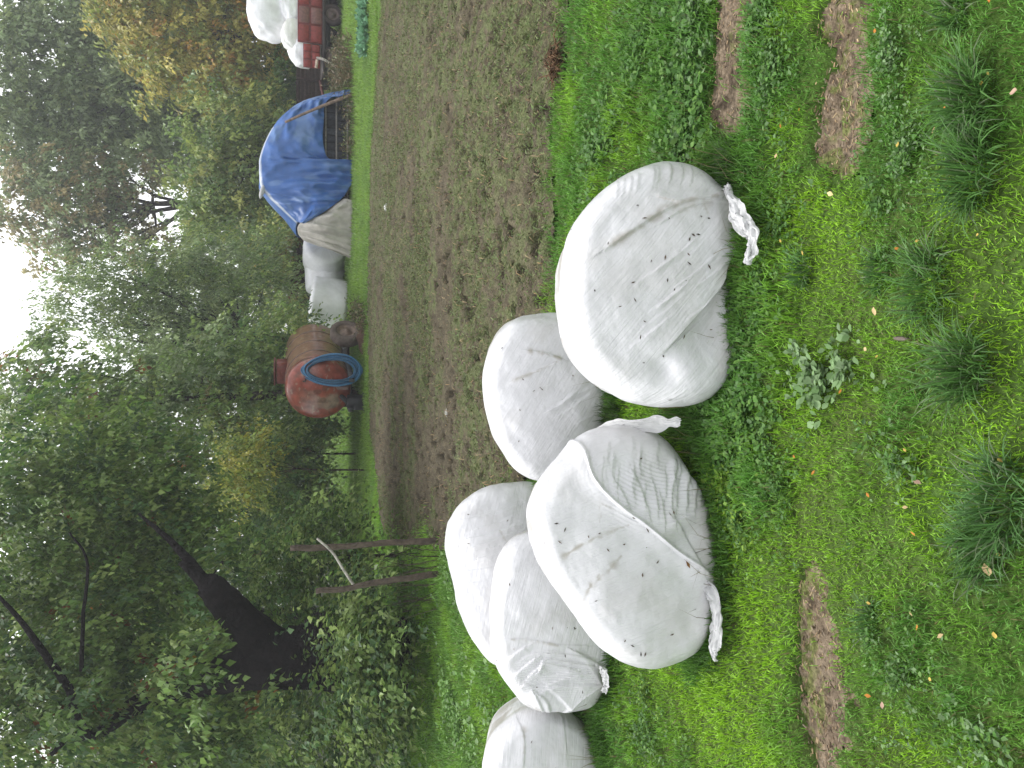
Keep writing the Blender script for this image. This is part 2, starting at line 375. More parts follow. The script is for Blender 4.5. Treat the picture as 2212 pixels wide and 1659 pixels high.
_, G3, N3, _, _, _ = bale('big front bale in two-sheet wrap with a diagonal fold, left of the largest bale',
    c2((600, 700), (603, 600), (650, 470), (725, 375), (820, 285), (910, 210), (1010, 170), (1150, 152), (1290, 165), (1400, 215), (1490, 305), (1550, 405), (1610, 500), (1660, 620), (1690, 800),
       (1700, 1000), (1690, 1200), (1650, 1370), (1580, 1470), (1500, 1515), (1400, 1540), (1285, 1535), (1185, 1505), (1095, 1450), (1005, 1370), (910, 1265), (815, 1155), (735, 1045), (665, 910), (622, 805)),
    (1540, 1150), tilt=20, yaw=-8, mat=mat_wrap('wrap_steep', math.radians(68)), ridges=r3,
    steps=[(c2((905, 260), (935, 380), (970, 465), (1040, 548), (1130, 628), (1230, 698), (1350, 798), (1450, 878), (1560, 958), (1640, 1030)), .022, .006)],
    dirt=[(c2((790, 885), (900, 810), (1000, 760), (1150, 705)), .012, .8), (c2((880, 1180), (930, 1070), (990, 980)), .010, .8), (c2((960, 1030), (1040, 960), (1110, 880)), .014, .7),
          (c2((990, 560), (990, 690)), .006, .9), (c2((985, 580), (1080, 620)), .006, .6), (c2((600, 700), (680, 960), (800, 1170), (960, 1370)), .02, .5)],
    bulges=[(c2((1480, 780))[0], .07, -.03), (c2((1100, 1200))[0], .2, .02)], wrinkles=[(c2((1050, 430), (1300, 540), (1560, 560)), .16, .02, .006, 9)], flecks=24, seed=11, shrink=.88)
front_left = bpy.data.objects['wrapped_bale.001'] if 'wrapped_bale.001' in bpy.data.objects else None
crumple('torn_tail', [gp(u, v, .03) for u, v in c2((1560, 960), (1640, 1060), (1690, 1150), (1700, 1290), (1690, 1400), (1700, 1480))], .045, 8, front_left, .03, .02)
crumple('loose_flap', [at(u, v, y) for (u, v), y in zip(c2((950, 205), (1080, 158), (1220, 138), (1360, 128), (1470, 118)), (3.35, 3.25, 3.12, 3.02, 2.95))], .045, 17, front_left, .012, .0)

PROJ3 = (G3 - CAMP); u3 = 1106 - F * (PROJ3 @ UPV) / (PROJ3 @ FWD); v3 = 829.5 - F * (PROJ3 @ RGT) / (PROJ3 @ FWD)
i3 = np.unravel_index(np.argmin((u3[:180] - 1485)**2 + (v3[:180] - 1219)**2), u3[:180].shape); LEAF_ON_BALE = G3[i3] + N3[i3] * .006
# second row
r2 = [(c1((90, 1240), (180, 1255), (265, 1285)), .007, .007), (c1((0, 1400), (120, 1350), (230, 1300)), .006, .006)]
for _ in range(7):
    x, y = g.uniform(150, 380), g.uniform(1420, 1650); r2.append((c1((x, y), (x + 60, y - 30), (x + 130, y - 85)), .003, .005))
bale('white bale in second row, half behind the largest bale, bare soil field behind it',
    [(1180, 678), (1120, 690), (1085, 714), (1062, 752), (1050, 800), (1048, 840), (1054, 890), (1068, 945), (1092, 985), (1120, 1018), (1160, 1040), (1220, 1036), (1270, 1010),
     (1310, 960), (1325, 850), (1320, 760), (1290, 700), (1240, 678)], (1312, 850), tilt=18, yaw=4, mat=mat_wrap('wrap_shallow', math.radians(30)), ridges=r2,
    dirt=[(c1((90, 1240), (180, 1258), (265, 1285)), .012, .8), (c1((0, 1400), (120, 1352), (230, 1300)), .01, .6)], flecks=16, seed=21)
r4 = [(c3((560, 385), (650, 335), (750, 312), (940, 318), (1150, 348), (1400, 362)), .006, .008)]
for p in (((690, 590), (720, 510), (800, 430), (880, 370)), ((900, 640), (1000, 540), (1040, 480), (1200, 490), (1450, 530)), ((830, 750), (880, 715), (1000, 730), (1200, 640), (1400, 590)),
          ((1000, 560), (1050, 510), (1300, 560)), ((1030, 750), (1200, 700), (1450, 690)), ((1000, 800), (1060, 860), (1100, 960)), ((960, 800), (1000, 880), (1040, 960)), ((780, 640), (860, 560), (960, 470)),
          ((1250, 950), (1350, 850), (1450, 770), (1580, 680)), ((1300, 400), (1420, 470), (1560, 560)), ((1100, 420), (1300, 440), (1480, 480)), ((1150, 600), (1350, 560)), ((850, 480), (950, 430), (1100, 400))):
    r4.append((c3(*p), g.uniform(.008, .014), .008))
bale('second-row bale left of the diagonal-fold bale, sagging wrinkled sheet over its front',
    [(1060, 1345), (1064, 1290), (1076, 1240), (1095, 1200), (1130, 1172), (1180, 1160), (1240, 1180), (1290, 1230), (1325, 1300), (1335, 1400), (1320, 1480), (1300, 1520), (1270, 1540),
     (1216, 1545), (1178, 1540), (1142, 1530), (1118, 1508), (1097, 1482), (1080, 1446), (1066, 1400)], (1315, 1400), tilt=18, yaw=-6, mat=mat_wrap('wrap_flat', math.radians(15)), ridges=r4,
    steps=[(c3((1250, 950), (1350, 850), (1450, 770), (1580, 680)), .03, .008)],
    wrinkles=[(c3((700, 700), (1000, 620), (1500, 600)), .11, .02, .007, 8)], dirt=[(c3((750, 312), (940, 318), (1150, 348)), .008, .6), (c3((880, 930), (1000, 950)), .015, .6), (c3((200, 100), (600, 50)), .008, .4)], flecks=16, seed=31)
crumple('torn_tail', [gp(1312, 1440, .06), gp(1318, 1465, .05), gp(1316, 1490, .04)], .05, 12, bpy.data.objects['wrapped_bale.003'], .03, .02, n=40)
r5 = []
for k in range(10):
    v0 = 1080 + k * 16 + g.uniform(-6, 6); r5.append(([(g.uniform(1000, 1040), v0 + 30), (1070, v0 + 20), (1120, v0)], g.uniform(.003, .007), .009))
bale('rearmost bale of the front group, beside the foot of the two wooden fence posts',
    [(966, 1145), (963, 1187), (976, 1255), (990, 1318), (1015, 1374), (1045, 1412), (1080, 1436), (1130, 1440), (1180, 1400), (1200, 1300), (1200, 1180), (1190, 1090), (1165, 1052),
     (1120, 1047), (1075, 1050), (1036, 1064), (1000, 1090), (974, 1122)], (1180, 1240), tilt=24, yaw=-10, mat=mat_wrap('wrap_cross', math.radians(10)), ridges=r5, flecks=12, seed=41, sag=.12, length=1.0,
    dirt=[(c2((150, 850), (260, 820)), .03, .35), (c2((430, 740), (470, 800)), .012, .5)])
bale('white bale cut off by the left picture edge, touching the wrinkled bale',
    [(1050, 1680), (1056, 1640), (1070, 1606), (1095, 1578), (1125, 1556), (1150, 1545), (1185, 1541), (1225, 1550), (1260, 1572), (1285, 1605), (1300, 1650), (1300, 1720), (1280, 1780), (1220, 1820),
     (1150, 1830), (1090, 1800), (1060, 1740)], (1295, 1680), tilt=16, yaw=-12, mat=mat_wrap('wrap_rings', math.radians(5)), flecks=10, seed=51, sag=.1,
    ridges=[(c3((820, 1080), (860, 1200), (850, 1400)), .006, .008), (c3((1200, 1030), (1220, 1300)), .004, .006)], dirt=[(c3((860, 1100), (860, 1300)), .012, .5)])

# ------------------------------------------------------------------ ground
def uvp(*P): return [tuple(gp(u, v)[:2]) for u, v in P]
FIELD = uvp((826, -260), (825, 0), (806, 300), (796, 700), (800, 900), (824, 1100), (836, 1152), (880, 1160), (945, 1170), (1040, 1150), (1112, 1075), (1150, 900), (1190, 640), (1192, 450), (1204, 300), (1222, 150), (1232, 0), (1246, -260))
RUTS = [uvp((1552, -420), (1548, -150), (1543, 0), (1530, 120), (1528, 220), (1538, 275), (1556, 306), (1578, 300), (1598, 268), (1610, 200), (1614, 100), (1618, 0), (1622, -200), (1622, -420)),
        uvp((1802, -420), (1798, -150), (1795, 0), (1782, 80), (1770, 180), (1758, 270), (1770, 325), (1798, 362), (1830, 384), (1850, 362), (1864, 310), (1868, 240), (1866, 150), (1864, 0), (1866, -200), (1868, -420)),
        uvp((1745, 1200), (1722, 1290), (1716, 1370), (1722, 1450), (1736, 1560), (1748, 1659), (1760, 1800), (1775, 2100), (1835, 2100), (1832, 1800), (1830, 1659), (1838, 1560), (1834, 1480), (1818, 1390), (1802, 1300), (1780, 1225), (1764, 1195))]
def warp(x, y, amp, sc, seed):
    return x + (fbm(x * sc, y * sc, 1, seed, 3) - .5) * amp, y + (fbm(x * sc, y * sc, 9, seed + 3, 3) - .5) * amp
def in_field(x, y, amp=.5): return inpoly(*warp(x, y, amp, 1.6, 60), FIELD)
def in_rut(x, y, amp=.2):
    xx, yy = warp(x, y, amp, 7, 70); r = np.zeros(x.shape, bool)
    for P in RUTS: r |= inpoly(xx, yy, P)
    return r
def graded(a, b, lo, hi, step, k=1.16):
    c = list(np.arange(lo, hi, step)); d = step
    while c[-1] < b: d *= k; c.append(c[-1] + d)
    d = step
    while c[0] > a: d *= k; c.insert(0, c[0] - d)
    return np.array(c)
X, Y = np.meshgrid(graded(-160, 160, -4.2, 4.6, .03), graded(-30, 300, .9, 7.5, .03))
near = sstep(30, 8, np.hypot(X, Y))
Zg = ((fbm(X * 1.7, Y * 1.7, 0, 80, 3) - .5) * .09 + (fbm(X * 9, Y * 9, 0, 81, 3) - .5) * .025) * near - .01
ruts = in_rut(X, Y); fld = in_field(X, Y)
Zg = np.where(fld, -.09, Zg); Zg = np.where(ruts, -.07, Zg)
def ground_z(x, y):
    z = ((fbm(x * 1.7, y * 1.7, 0, 80, 3) - .5) * .09 + (fbm(x * 9, y * 9, 0, 81, 3) - .5) * .025) * sstep(30, 8, np.hypot(x, y)) - .01
    return z
q = fbm(X * 3, Y * 3, 0, 83, 4)[..., None]; far = sstep(7, 22, Y)[..., None]
Cg = np.array([.045, .095, .016]) * (1 - q) * 1.2 + np.array([.08, .105, .03]) * q * .9
Cg = Cg * (1 - far) + np.array([.10, .19, .028]) * far * (.8 + .4 * q)
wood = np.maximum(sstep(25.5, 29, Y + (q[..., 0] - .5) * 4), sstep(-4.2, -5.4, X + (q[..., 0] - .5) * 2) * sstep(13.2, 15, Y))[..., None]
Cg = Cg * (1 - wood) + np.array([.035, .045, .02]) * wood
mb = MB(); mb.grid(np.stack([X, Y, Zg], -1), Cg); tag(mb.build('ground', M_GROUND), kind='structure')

def sheet(name, x, y, inside, z, C, mat):
    G = np.stack([x, y, z], -1); n, m = x.shape; keep = inside[:-1, :-1] | inside[1:, :-1] | inside[:-1, 1:] | inside[1:, 1:]
    i, j = np.nonzero(keep); Fq = np.stack([i * m + j, i * m + j + 1, (i + 1) * m + j + 1, (i + 1) * m + j], 1)
    used, inv = np.unique(Fq, return_inverse=True)
    return make(name, G.reshape(-1, 3)[used], inv.reshape(-1, 4), mat, C.reshape(-1, 3)[used])
# the tilled strip
ys = [4.0]; 
while ys[-1] < 19: ys.append(ys[-1] + .016 * (ys[-1] / 4.5) ** 1.0)
x, y = np.meshgrid(np.arange(-7.5, 12, .026), np.array(ys))
ins = in_field(x, y)
cl = 1 - np.abs(2 * fbm(x * 9, y * 7, 0, 90, 4) - 1); lump = fbm(x * 22, y * 18, 0, 95, 3)
pit = sstep(.62, .74, fbm(x * 8, y * 6, 0, 97, 3))
z = (cl - .55) * .055 + (lump - .5) * .06 + (fbm(x * 1.2, y * 1.2, 0, 92, 3) - .5) * .08 - pit * .10 + .012
edge = ~in_field(x, y, .5) 
a = fbm(x * 1.1 + y * .3, y * 1.5, 0, 98, 4)[..., None]; b = fbm(x * 14, y * 14, 0, 99, 3)[..., None]
Cs = np.array([.080, .066, .042]) * (1 - a) + np.array([.135, .115, .078]) * a
Cs = Cs * (.50 + .76 * b); Cs = Cs * (1 - .65 * pit[..., None])
gz = sstep(.34, .6, fbm(x * 1.3, y * 1.8, 0, 101, 4) + .12 * sstep(-1.5, 1.5, x - .1 * y)); gm = gz * sstep(.38, .6, fbm(x * 12, y * 12, 0, 104, 3)) * .62
Cs = Cs * (1 - gm[..., None]) + np.array([.12, .15, .058]) * gm[..., None]
sh = sheet('tilled_field', x, y, ins, z, Cs, M_SOIL); tag(sh, kind='structure'); FIELD_Z = (x, y, z)
# bare wheel ruts in the lawn
g = np.random.default_rng(5)
for P in RUTS:
    p = np.array(P); x, y = np.meshgrid(np.arange(max(p[:, 0].min(), -4.5) - .1, min(p[:, 0].max(), 4.5) + .1, .008), np.arange(p[:, 1].min() - .1, p[:, 1].max() + .1, .008))
    ins = inpoly(*warp(x, y, .2, 7, 70), P)
    z = -.022 + (fbm(x * 30, y * 40, 0, 110, 3) - .5) * .03 + (fbm(x * 6, y * 6, 0, 111, 2) - .5) * .03
    a = fbm(x * 5, y * 9, 0, 112, 4)[..., None]; b = fbm(x * 26, y * 60, 0, 113, 3)[..., None]
    Cs = (np.array([.135, .10, .068]) * (1 - a) + np.array([.26, .205, .145]) * a) * (.6 + .8 * b)
    ms = (sstep(.48, .62, fbm(x * 4, y * 7, 0, 115, 4)) * sstep(.4, .6, fbm(x * 30, y * 30, 0, 116, 2)) * .75)[..., None]; Cs = Cs * (1 - ms) + np.array([.13, .16, .04]) * ms
    dk = sstep(.6, .75, fbm(x * 9, y * 9, 0, 117, 3))[..., None] * .55; Cs = Cs * (1 - dk)
    sh = sheet('wheel_rut', x, y, ins, z, Cs, M_SOIL); tag(sh, kind='structure')

# ------------------------------------------------------------------ small plants
def blades(P, h, wd, az, lean, col, seed=0):
    n = len(P); P = np.asarray(P); h, wd, az, lean = [np.broadcast_to(k, (n,)) for k in (h, wd, az, lean)]
    d = np.stack([np.cos(az), np.sin(az), np.zeros(n)], 1); s = np.stack([-np.sin(az), np.cos(az), np.zeros(n)], 1)
    up = np.array([0, 0, 1.0])
    mid = P + d * (np.sin(lean * .5) * h * .5)[:, None] + up * (np.cos(lean * .5) * h * .5)[:, None]
    tip = mid + d * (np.sin(lean * 1.25) * h * .55)[:, None] + up * (np.cos(lean * 1.25) * h * .55)[:, None]
    w2 = (s * wd[:, None] / 2)
    V = np.stack([P - w2 * .7, P + w2 * .7, mid + w2, mid - w2, tip], 1).reshape(-1, 3)
    i = np.arange(n)[:, None] * 5
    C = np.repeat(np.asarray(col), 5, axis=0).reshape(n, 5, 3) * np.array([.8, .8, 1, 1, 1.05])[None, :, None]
    return V, [i + np.array([[0, 1, 2, 3]]), i + np.array([[3, 2, 4]])], C.reshape(-1, 3)
LT = np.array([(0, 0, 0), (.32, .35, .05), (.36, .62, .02), (0, 1, -.10), (-.36, .62, .02), (-.32, .35, .05), (0, .5, -.04)])
LQ = np.array([(0, 1, 2, 6), (6, 2, 3, 4), (0, 6, 4, 5)])
LT5 = np.array([(0, 0, 0), (.34, .42, .07), (0, 1, -.12), (-.34, .42, .07), (0, .45, -.05)]); LQ5 = np.array([(0, 1, 2, 4), (0, 4, 2, 3)])
def leaves(P, az, el, size, aspect, col, roll=None, small=True):
    T, Q = (LT5, LQ5) if small else (LT, LQ); n = len(P); k = len(T)
    az, el, size, aspect = [np.broadcast_to(a, (n,)) for a in (az, el, size, aspect)]; roll = np.zeros(n) if roll is None else roll
    f = np.stack([np.cos(az) * np.cos(el), np.sin(az) * np.cos(el), np.sin(el)], 1); s = np.stack([-np.sin(az), np.cos(az), np.zeros(n)], 1); u = np.cross(f, s) * -1; u = np.cross(s, f) * -1
    u = np.where(u[:, 2:] < 0, -u, u)
    cr, sr = np.cos(roll)[:, None], np.sin(roll)[:, None]; s, u = s * cr + u * sr, u * cr - s * sr
    V = np.asarray(P)[:, None] + size[:, None, None] * (T[None, :, :1] * aspect[:, None, None] * s[:, None] + T[None, :, 1:2] * f[:, None] + T[None, :, 2:] * u[:, None])
    return V.reshape(-1, 3), [np.arange(n)[:, None, None].repeat(len(Q), 1).reshape(-1, 1) * k + np.tile(Q, (n, 1))], np.repeat(np.asarray(col), k, axis=0)
g = np.random.default_rng(11)
def scatter(y0, y1, dens, xl=None, xr=None, marg=1.6):
    D = y1 * CP + .5; x0, x1 = -.55 * D - marg, .55 * D + marg
    if xl is not None: x0 = max(x0, xl)
    if xr is not None: x1 = min(x1, xr)
    n = int((x1 - x0) * (y1 - y0) * dens); x = g.uniform(x0, x1, n); y = g.uniform(y0, y1, n)
    k = np.abs(x) < .55 * (y * CP + .5) + marg
    return x[k], y[k]
def zone(x, y, blobs):                    # 0..1 closeness to picture blobs (u,v,ru,rv) laid out on the ground
    r = np.zeros(x.shape)
    for u, v, ru, rv in blobs:
        c = gp(u, v); e = gp(u, v + rv); f_ = gp(u - ru, v)
        r = np.maximum(r, 1 - ((x - c[0]) / abs(e[0] - c[0]))**2 - ((y - c[1]) / abs(f_[1] - c[1]))**2)
    return np.clip(r, 0, 1)
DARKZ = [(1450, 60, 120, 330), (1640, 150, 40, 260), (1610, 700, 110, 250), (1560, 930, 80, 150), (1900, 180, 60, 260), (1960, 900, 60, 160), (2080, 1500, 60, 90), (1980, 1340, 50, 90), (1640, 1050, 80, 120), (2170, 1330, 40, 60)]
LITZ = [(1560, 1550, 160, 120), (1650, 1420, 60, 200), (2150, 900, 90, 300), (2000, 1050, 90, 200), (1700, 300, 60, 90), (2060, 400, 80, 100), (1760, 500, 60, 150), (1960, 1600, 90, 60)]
mb = MB()
for y0, y1, dens, h0, h1, w0, kw in ((1.05, 2.3, 15000, .018, .042, .0028, {}), (2.3, 3.6, 12000, .022, .055, .0036, {}), (3.6, 6.5, 6500, .03, .075, .005, {}), (6.5, 17, 2400, .04, .12, .010, dict(xr=-1.5)),
                                     (16, 20, 900, .06, .13, .012, {}), (20, 27, 420, .08, .16, .018, {}), (27, 40, 110, .12, .25, .03, {})):
    x, y = scatter(y0, y1, dens, **kw)
    k = ~in_field(x + g.normal(0, .13, len(x)), y + g.normal(0, .16, len(x))) & ~(in_rut(x + g.normal(0, .022, len(x)), y + g.normal(0, .025, len(x))) & (g.random(len(x)) > .03)) & ~((x < -4.6) & (y > 14.2)); x, y = x[k], y[k]; n = len(x)
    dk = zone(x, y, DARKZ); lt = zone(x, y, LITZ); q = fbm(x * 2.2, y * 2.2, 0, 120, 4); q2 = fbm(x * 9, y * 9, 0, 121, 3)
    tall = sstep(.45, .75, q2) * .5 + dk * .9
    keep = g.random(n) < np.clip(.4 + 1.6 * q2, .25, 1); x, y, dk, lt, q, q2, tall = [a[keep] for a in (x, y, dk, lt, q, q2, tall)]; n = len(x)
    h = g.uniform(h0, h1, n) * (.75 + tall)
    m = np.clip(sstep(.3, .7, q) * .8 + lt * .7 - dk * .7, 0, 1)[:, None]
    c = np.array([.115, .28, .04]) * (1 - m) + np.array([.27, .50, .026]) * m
    t = g.random((n, 1)); c = c * (.65 + .7 * t); b = g.random(n) < .05; c[b] = np.array([.17, .155, .06]) * g.uniform(.7, 1.3, (b.sum(), 1))
    if y0 == 6.5: c = c * .7 + np.array([.17, .27, .06]) * .4
    if y0 >= 16: c = c * .45 + np.array([.20, .27, .08]) * .65
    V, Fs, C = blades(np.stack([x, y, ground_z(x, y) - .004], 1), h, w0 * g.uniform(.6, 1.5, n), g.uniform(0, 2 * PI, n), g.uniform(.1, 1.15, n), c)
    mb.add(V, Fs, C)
# taller blades round the feet of the bales, leaning over the plastic
FEET = [((1545, 790), (1565, 690), (1600, 560), (1640, 450)), ((1530, 800), (1480, 885), (1440, 895)), ((1600, 405), (1570, 345), (1530, 335)), ((1480, 925), (1530, 1010), (1545, 1150), (1545, 1280), (1530, 1390), (1480, 1440)),
        ((1315, 1360), (1310, 1480), (1290, 1545)), ((1290, 1560), (1310, 1659)), ((1325, 890), (1318, 800))]
for P in FEET:
    L = spline([gp(*p) for p in P], 60); n = len(P) * 420; i = g.integers(0, 60, n)
    p = L[i] + g.normal(0, .045, (n, 3)); p[:, 1] -= .03; p[:, 2] = ground_z(p[:, 0], p[:, 1])
    c = np.array([.09, .21, .03]) * g.uniform(.6, 1.5, (n, 1)); V, Fs, C = blades(p, g.uniform(.03, .10, n), g.uniform(.003, .006, n), g.uniform(0, 2 * PI, n), g.uniform(.1, 1.0, n), c); mb.add(V, Fs, C)
    m = n // 90; i = g.integers(0, 60, m); p = L[i] + g.normal(0, .03, (m, 3)); p[:, 1] -= .02; p[:, 2] = 0    # a few dry seed stalks
    V, Fs, C = blades(p, g.uniform(.14, .26, m), .003, g.uniform(0, 2 * PI, m), g.uniform(.2, .9, m), np.array([.20, .17, .09]) * g.uniform(.5, 1.3, (m, 1))); mb.add(V, Fs, C)
tag(mb.build('lawn_grass', M_GRASS, smooth=False), 'short bright green lawn grass around the bales', 'grass', kind='stuff')

# broad-leaved weeds among the grass
mb = MB()
def weeds(u, v, ru, rv, n, s0, s1, cols, el=(.1, .8), asp=.9, zmax=.045):
    if u > 1200: n, s0, s1 = int(n * .62), s0 * .8, s1 * .85
    c = gp(u, v); e = gp(u, v + rv); f0, f1 = gp(u - ru, v), gp(u + ru, v)
    m = max(2, n // 6); a = g.uniform(0, 2 * PI, m); r = np.abs(g.normal(0, .62, m)); cx = c[0] + r * np.cos(a) * abs(e[0] - c[0]); cy = c[1] + r * np.sin(a) * (f0[1] - f1[1]) / 2
    k = g.integers(0, m, n); az = g.uniform(0, 2 * PI, n); sz = g.uniform(s0, s1, n); rr = g.uniform(.1, .9, n) * s1
    x = cx[k] + np.cos(az) * rr; y = cy[k] + np.sin(az) * rr; ok = ~in_rut(x, y, .1) & ~in_field(x, y, .4); 
    z = ground_z(x, y) + g.uniform(.01, zmax, n); pal = np.asarray(cols)[g.integers(0, len(cols), n)] * g.uniform(.7, 1.35, (n, 1))
    V, Fs, C = leaves(np.stack([x, y, z], 1)[ok], az[ok], g.uniform(el[0], el[1], n)[ok], sz[ok], asp * g.uniform(.7, 1.3, ok.sum()), pal[ok], g.normal(0, .3, ok.sum()), s1 < .03)
    mb.add(V, Fs, C)
GRN = [(.06, .15, .025), (.08, .18, .032), (.05, .125, .022), (.10, .20, .035)]; PALE = [(.15, .24, .10), (.12, .21, .075), (.17, .26, .12)]; LGR = [(.12, .24, .05), (.15, .28, .06), (.10, .20, .045)]; YEL = [(.17, .28, .03), (.14, .25, .03)]
for a in ((1480, 250, 60, 240, 2600, .02, .05, GRN), (1400, 100, 120, 200, 2600, .02, .045, GRN), (1300, 330, 80, 140, 1200, .02, .05, GRN), (1500, 40, 40, 140, 900, .025, .05, GRN + PALE),
          (1600, 720, 80, 200, 2600, .016, .036, GRN), (1620, 900, 70, 160, 1900, .016, .038, GRN), (1560, 960, 80, 110, 1200, .016, .04, GRN), (1650, 620, 50, 120, 700, .014, .03, GRN),
          (1680, 150, 60, 260, 1900, .014, .032, GRN + PALE[1:2]), (1640, 60, 30, 160, 700, .014, .035, GRN), (1780, 830, 40, 70, 220, .025, .05, PALE), (1830, 790, 50, 60, 130, .022, .045, PALE), (1740, 760, 30, 60, 100, .02, .04, PALE),
          (1930, 130, 50, 160, 900, .010, .022, PALE + GRN), (1960, 330, 60, 160, 800, .010, .022, GRN + PALE), (1900, 440, 40, 120, 400, .012, .025, GRN), (1950, 1000, 60, 90, 350, .014, .03, PALE + GRN),
          (1600, 1130, 60, 100, 1200, .014, .032, GRN + YEL), (1700, 1060, 60, 160, 900, .012, .026, GRN), (1960, 1450, 120, 180, 1100, .010, .022, GRN + PALE[:1]), (2120, 1580, 90, 90, 350, .014, .03, GRN + PALE), (1690, 480, 50, 100, 500, .012, .028, GRN), (1560, 1040, 30, 40, 250, .02, .04, YEL), (1395, 1600, 80, 100, 900, .015, .035, GRN), (1390, 1500, 50, 60, 500, .015, .03, GRN + YEL)):
    weeds(*a)
for a in ((985, 1250, 40, 90, 500, .03, .06, LGR), (900, 1350, 50, 260, 1500, .03, .08, LGR + PALE[1:2]), (1000, 1560, 60, 120, 900, .03, .07, LGR), (1100, 1600, 60, 90, 600, .03, .06, LGR), (870, 1560, 40, 120, 900, .05, .11, LGR)):
    weeds(*a, zmax=.10)
tag(mb.build('broadleaf_weeds', M_WEED), 'patches of broad leafy green weeds growing through the lawn', 'weeds', kind='stuff')
# sparse seedlings and straw on the tilled strip
mb = MB(); x = g.uniform(-6, 11, 340000); y = 4.2 + 13.3 * g.random(340000)
k = in_field(x, y, .45) & (np.abs(x) < .55 * (y + .5) + 1.5); x, y = x[k], y[k]
k = g.random(len(x)) < sstep(.34, .66, fbm(x * 1.3, y * 1.8, 0, 101, 4) + .12 * sstep(-1.5, 1.5, x - .1 * y)) * .72 + .02; x, y = x[k], y[k]; n = len(x)
pal = np.array([(.115, .165, .045), (.14, .185, .06), (.09, .14, .035), (.15, .165, .06)])[g.integers(0, 4, n)] * g.uniform(.7, 1.25, (n, 1))
V, Fs, C = leaves(np.stack([x, y, g.uniform(.0, .05, n)], 1), g.uniform(0, 2 * PI, n), g.uniform(0, .9, n), g.uniform(.02, .055, n), g.uniform(.25, .6, n), pal, g.normal(0, .3, n)); mb.add(V, Fs, C)
tag(mb.build('field_seedlings', M_WEED), 'sparse low green seedlings on the tilled brown soil', 'seedlings', kind='stuff')
mb = MB(); x = g.uniform(-6, 11, 16000); y = 4.2 + 13 * g.random(16000); k = in_field(x, y, .45) & (np.abs(x) < .55 * (y + .5) + 1.5); x, y = x[k], y[k]; n = len(x)
pal = np.array([(.26, .18, .09), (.18, .13, .08), (.11, .08, .05), (.30, .23, .13)])[g.integers(0, 4, n)] * g.uniform(.6, 1.2, (n, 1))
V, Fs, C = blades(np.stack([x, y, g.uniform(0, .035, n)], 1), g.uniform(.04, .13, n), g.uniform(.004, .011, n), g.uniform(0, 2 * PI, n), g.uniform(1.0, 1.55, n), pal); mb.add(V, Fs, C)
tag(mb.build('field_straw', M_CHIP), 'dry straw and stalk bits scattered over the tilled soil', 'straw', kind='stuff')
# chips, straw and pebbles in the ruts
mb = MB()
for P in RUTS:
    p = np.array(P); n = 9000; x = g.uniform(max(p[:, 0].min(), -3), min(p[:, 0].max(), 3), n); y = g.uniform(p[:, 1].min(), p[:, 1].max(), n); k = inpoly(*warp(x, y, .2, 7, 70), P); x, y = x[k], y[k]; n = min(len(x), 520); x, y = x[:n], y[:n]
    for a, b in zip(x, y):
        l, w_ = g.uniform(.006, .022), g.uniform(.002, .0045); mb.box((a, b, -.010 + g.uniform(-.006, .012)), (l, w_, w_ * .8), rotz(g.normal(0, .5)) @ rotx(g.normal(0, .3)) @ roty(g.normal(0, .35)), np.array([(.27, .19, .11), (.20, .14, .09), (.36, .27, .16), (.10, .07, .045), (.24, .19, .14)][g.integers(0, 5)]) * g.uniform(.7, 1.2))
tag(mb.build('wood_chips', M_CHIP, smooth=False), 'small wood chips and stalks lying in the bare ruts', 'wood chips', kind='stuff')

# ------------------------------------------------------------------ grass tufts, fallen leaves, odds and ends on the lawn
g = np.random.default_rng(21)
def tuft(u, v, rad, h, n, label, col=(.085, .19, .045)):
    rad, h, n = rad * .70, h * .74, int(n * .7)
    c = gp(u, v); root = None; m = MB(); a = g.uniform(0, 2 * PI, n); r = rad * np.sqrt(g.random(n))
    P = np.stack([c[0] + r * np.cos(a) * 1.9, c[1] + r * np.sin(a), np.full(n, -.01)], 1)
    cc = np.asarray(col) * g.uniform(.6, 1.5, (n, 1)); b = g.random(n) < .12; cc[b] = np.array([.13, .17, .09]) * g.uniform(.8, 1.3, (b.sum(), 1))
    az = a + g.normal(0, .9, n); hh = h * g.uniform(.35, 1.35, n); ln = np.clip(.25 + r / rad * .75 + g.normal(0, .4, n), .05, 1.9)
    V = []
    for i in range(n):                   # arching blade of four joints
        d = np.array([math.cos(az[i]), math.sin(az[i]), 0]); q = P[i].copy(); pts = [q.copy()]
        for k in range(4):
            t = ln[i] * (k + .5) / 2.6; q = q + (d * math.sin(t) + np.array([0, 0, math.cos(t)])) * hh[i] / 4; pts.append(q.copy())
        sd = np.array([-d[1], d[0], 0]) * .0022; wd = [.8, 1, .9, .6, .08]
        m.add(np.vstack([[p - sd * w_, p + sd * w_] for p, w_ in zip(pts, wd)]), [np.array([(2 * k, 2 * k + 1, 2 * k + 3, 2 * k + 2) for k in range(4)])], cc[i])
    o = m.build('grass_tuft', M_GRASS, smooth=False, origin=(c[0], c[1], 0)); tag(o, label, 'grass tuft', 'dark grass tufts standing out of the lawn'); return o
tuft(2098, 215, .075, .17, 420, 'tall dark grass tuft nearest the lower end of the middle wheel rut')
tuft(2108, 372, .075, .17, 460, 'long-bladed dark grass tuft beside the topmost nearest tuft, curling pale blades')
tuft(2015, 618, .085, .16, 420, 'broad dark green tuft with a pale seedling at its edge, mid lawn')
tuft(2098, 795, .07, .20, 420, 'pale-tipped grass tuft with the longest arching blades, centre foreground')
tuft(1905, 590, .05, .10, 240, 'small dark grass tuft between the largest bale and the broad tuft')
tuft(1735, 585, .05, .09, 220, 'short dark tuft just below the crumpled tail of the largest bale')
tuft(2180, 1090, .09, .17, 520, 'dark blue-green grass tuft at the lower picture edge below the bales', (.075, .17, .045))
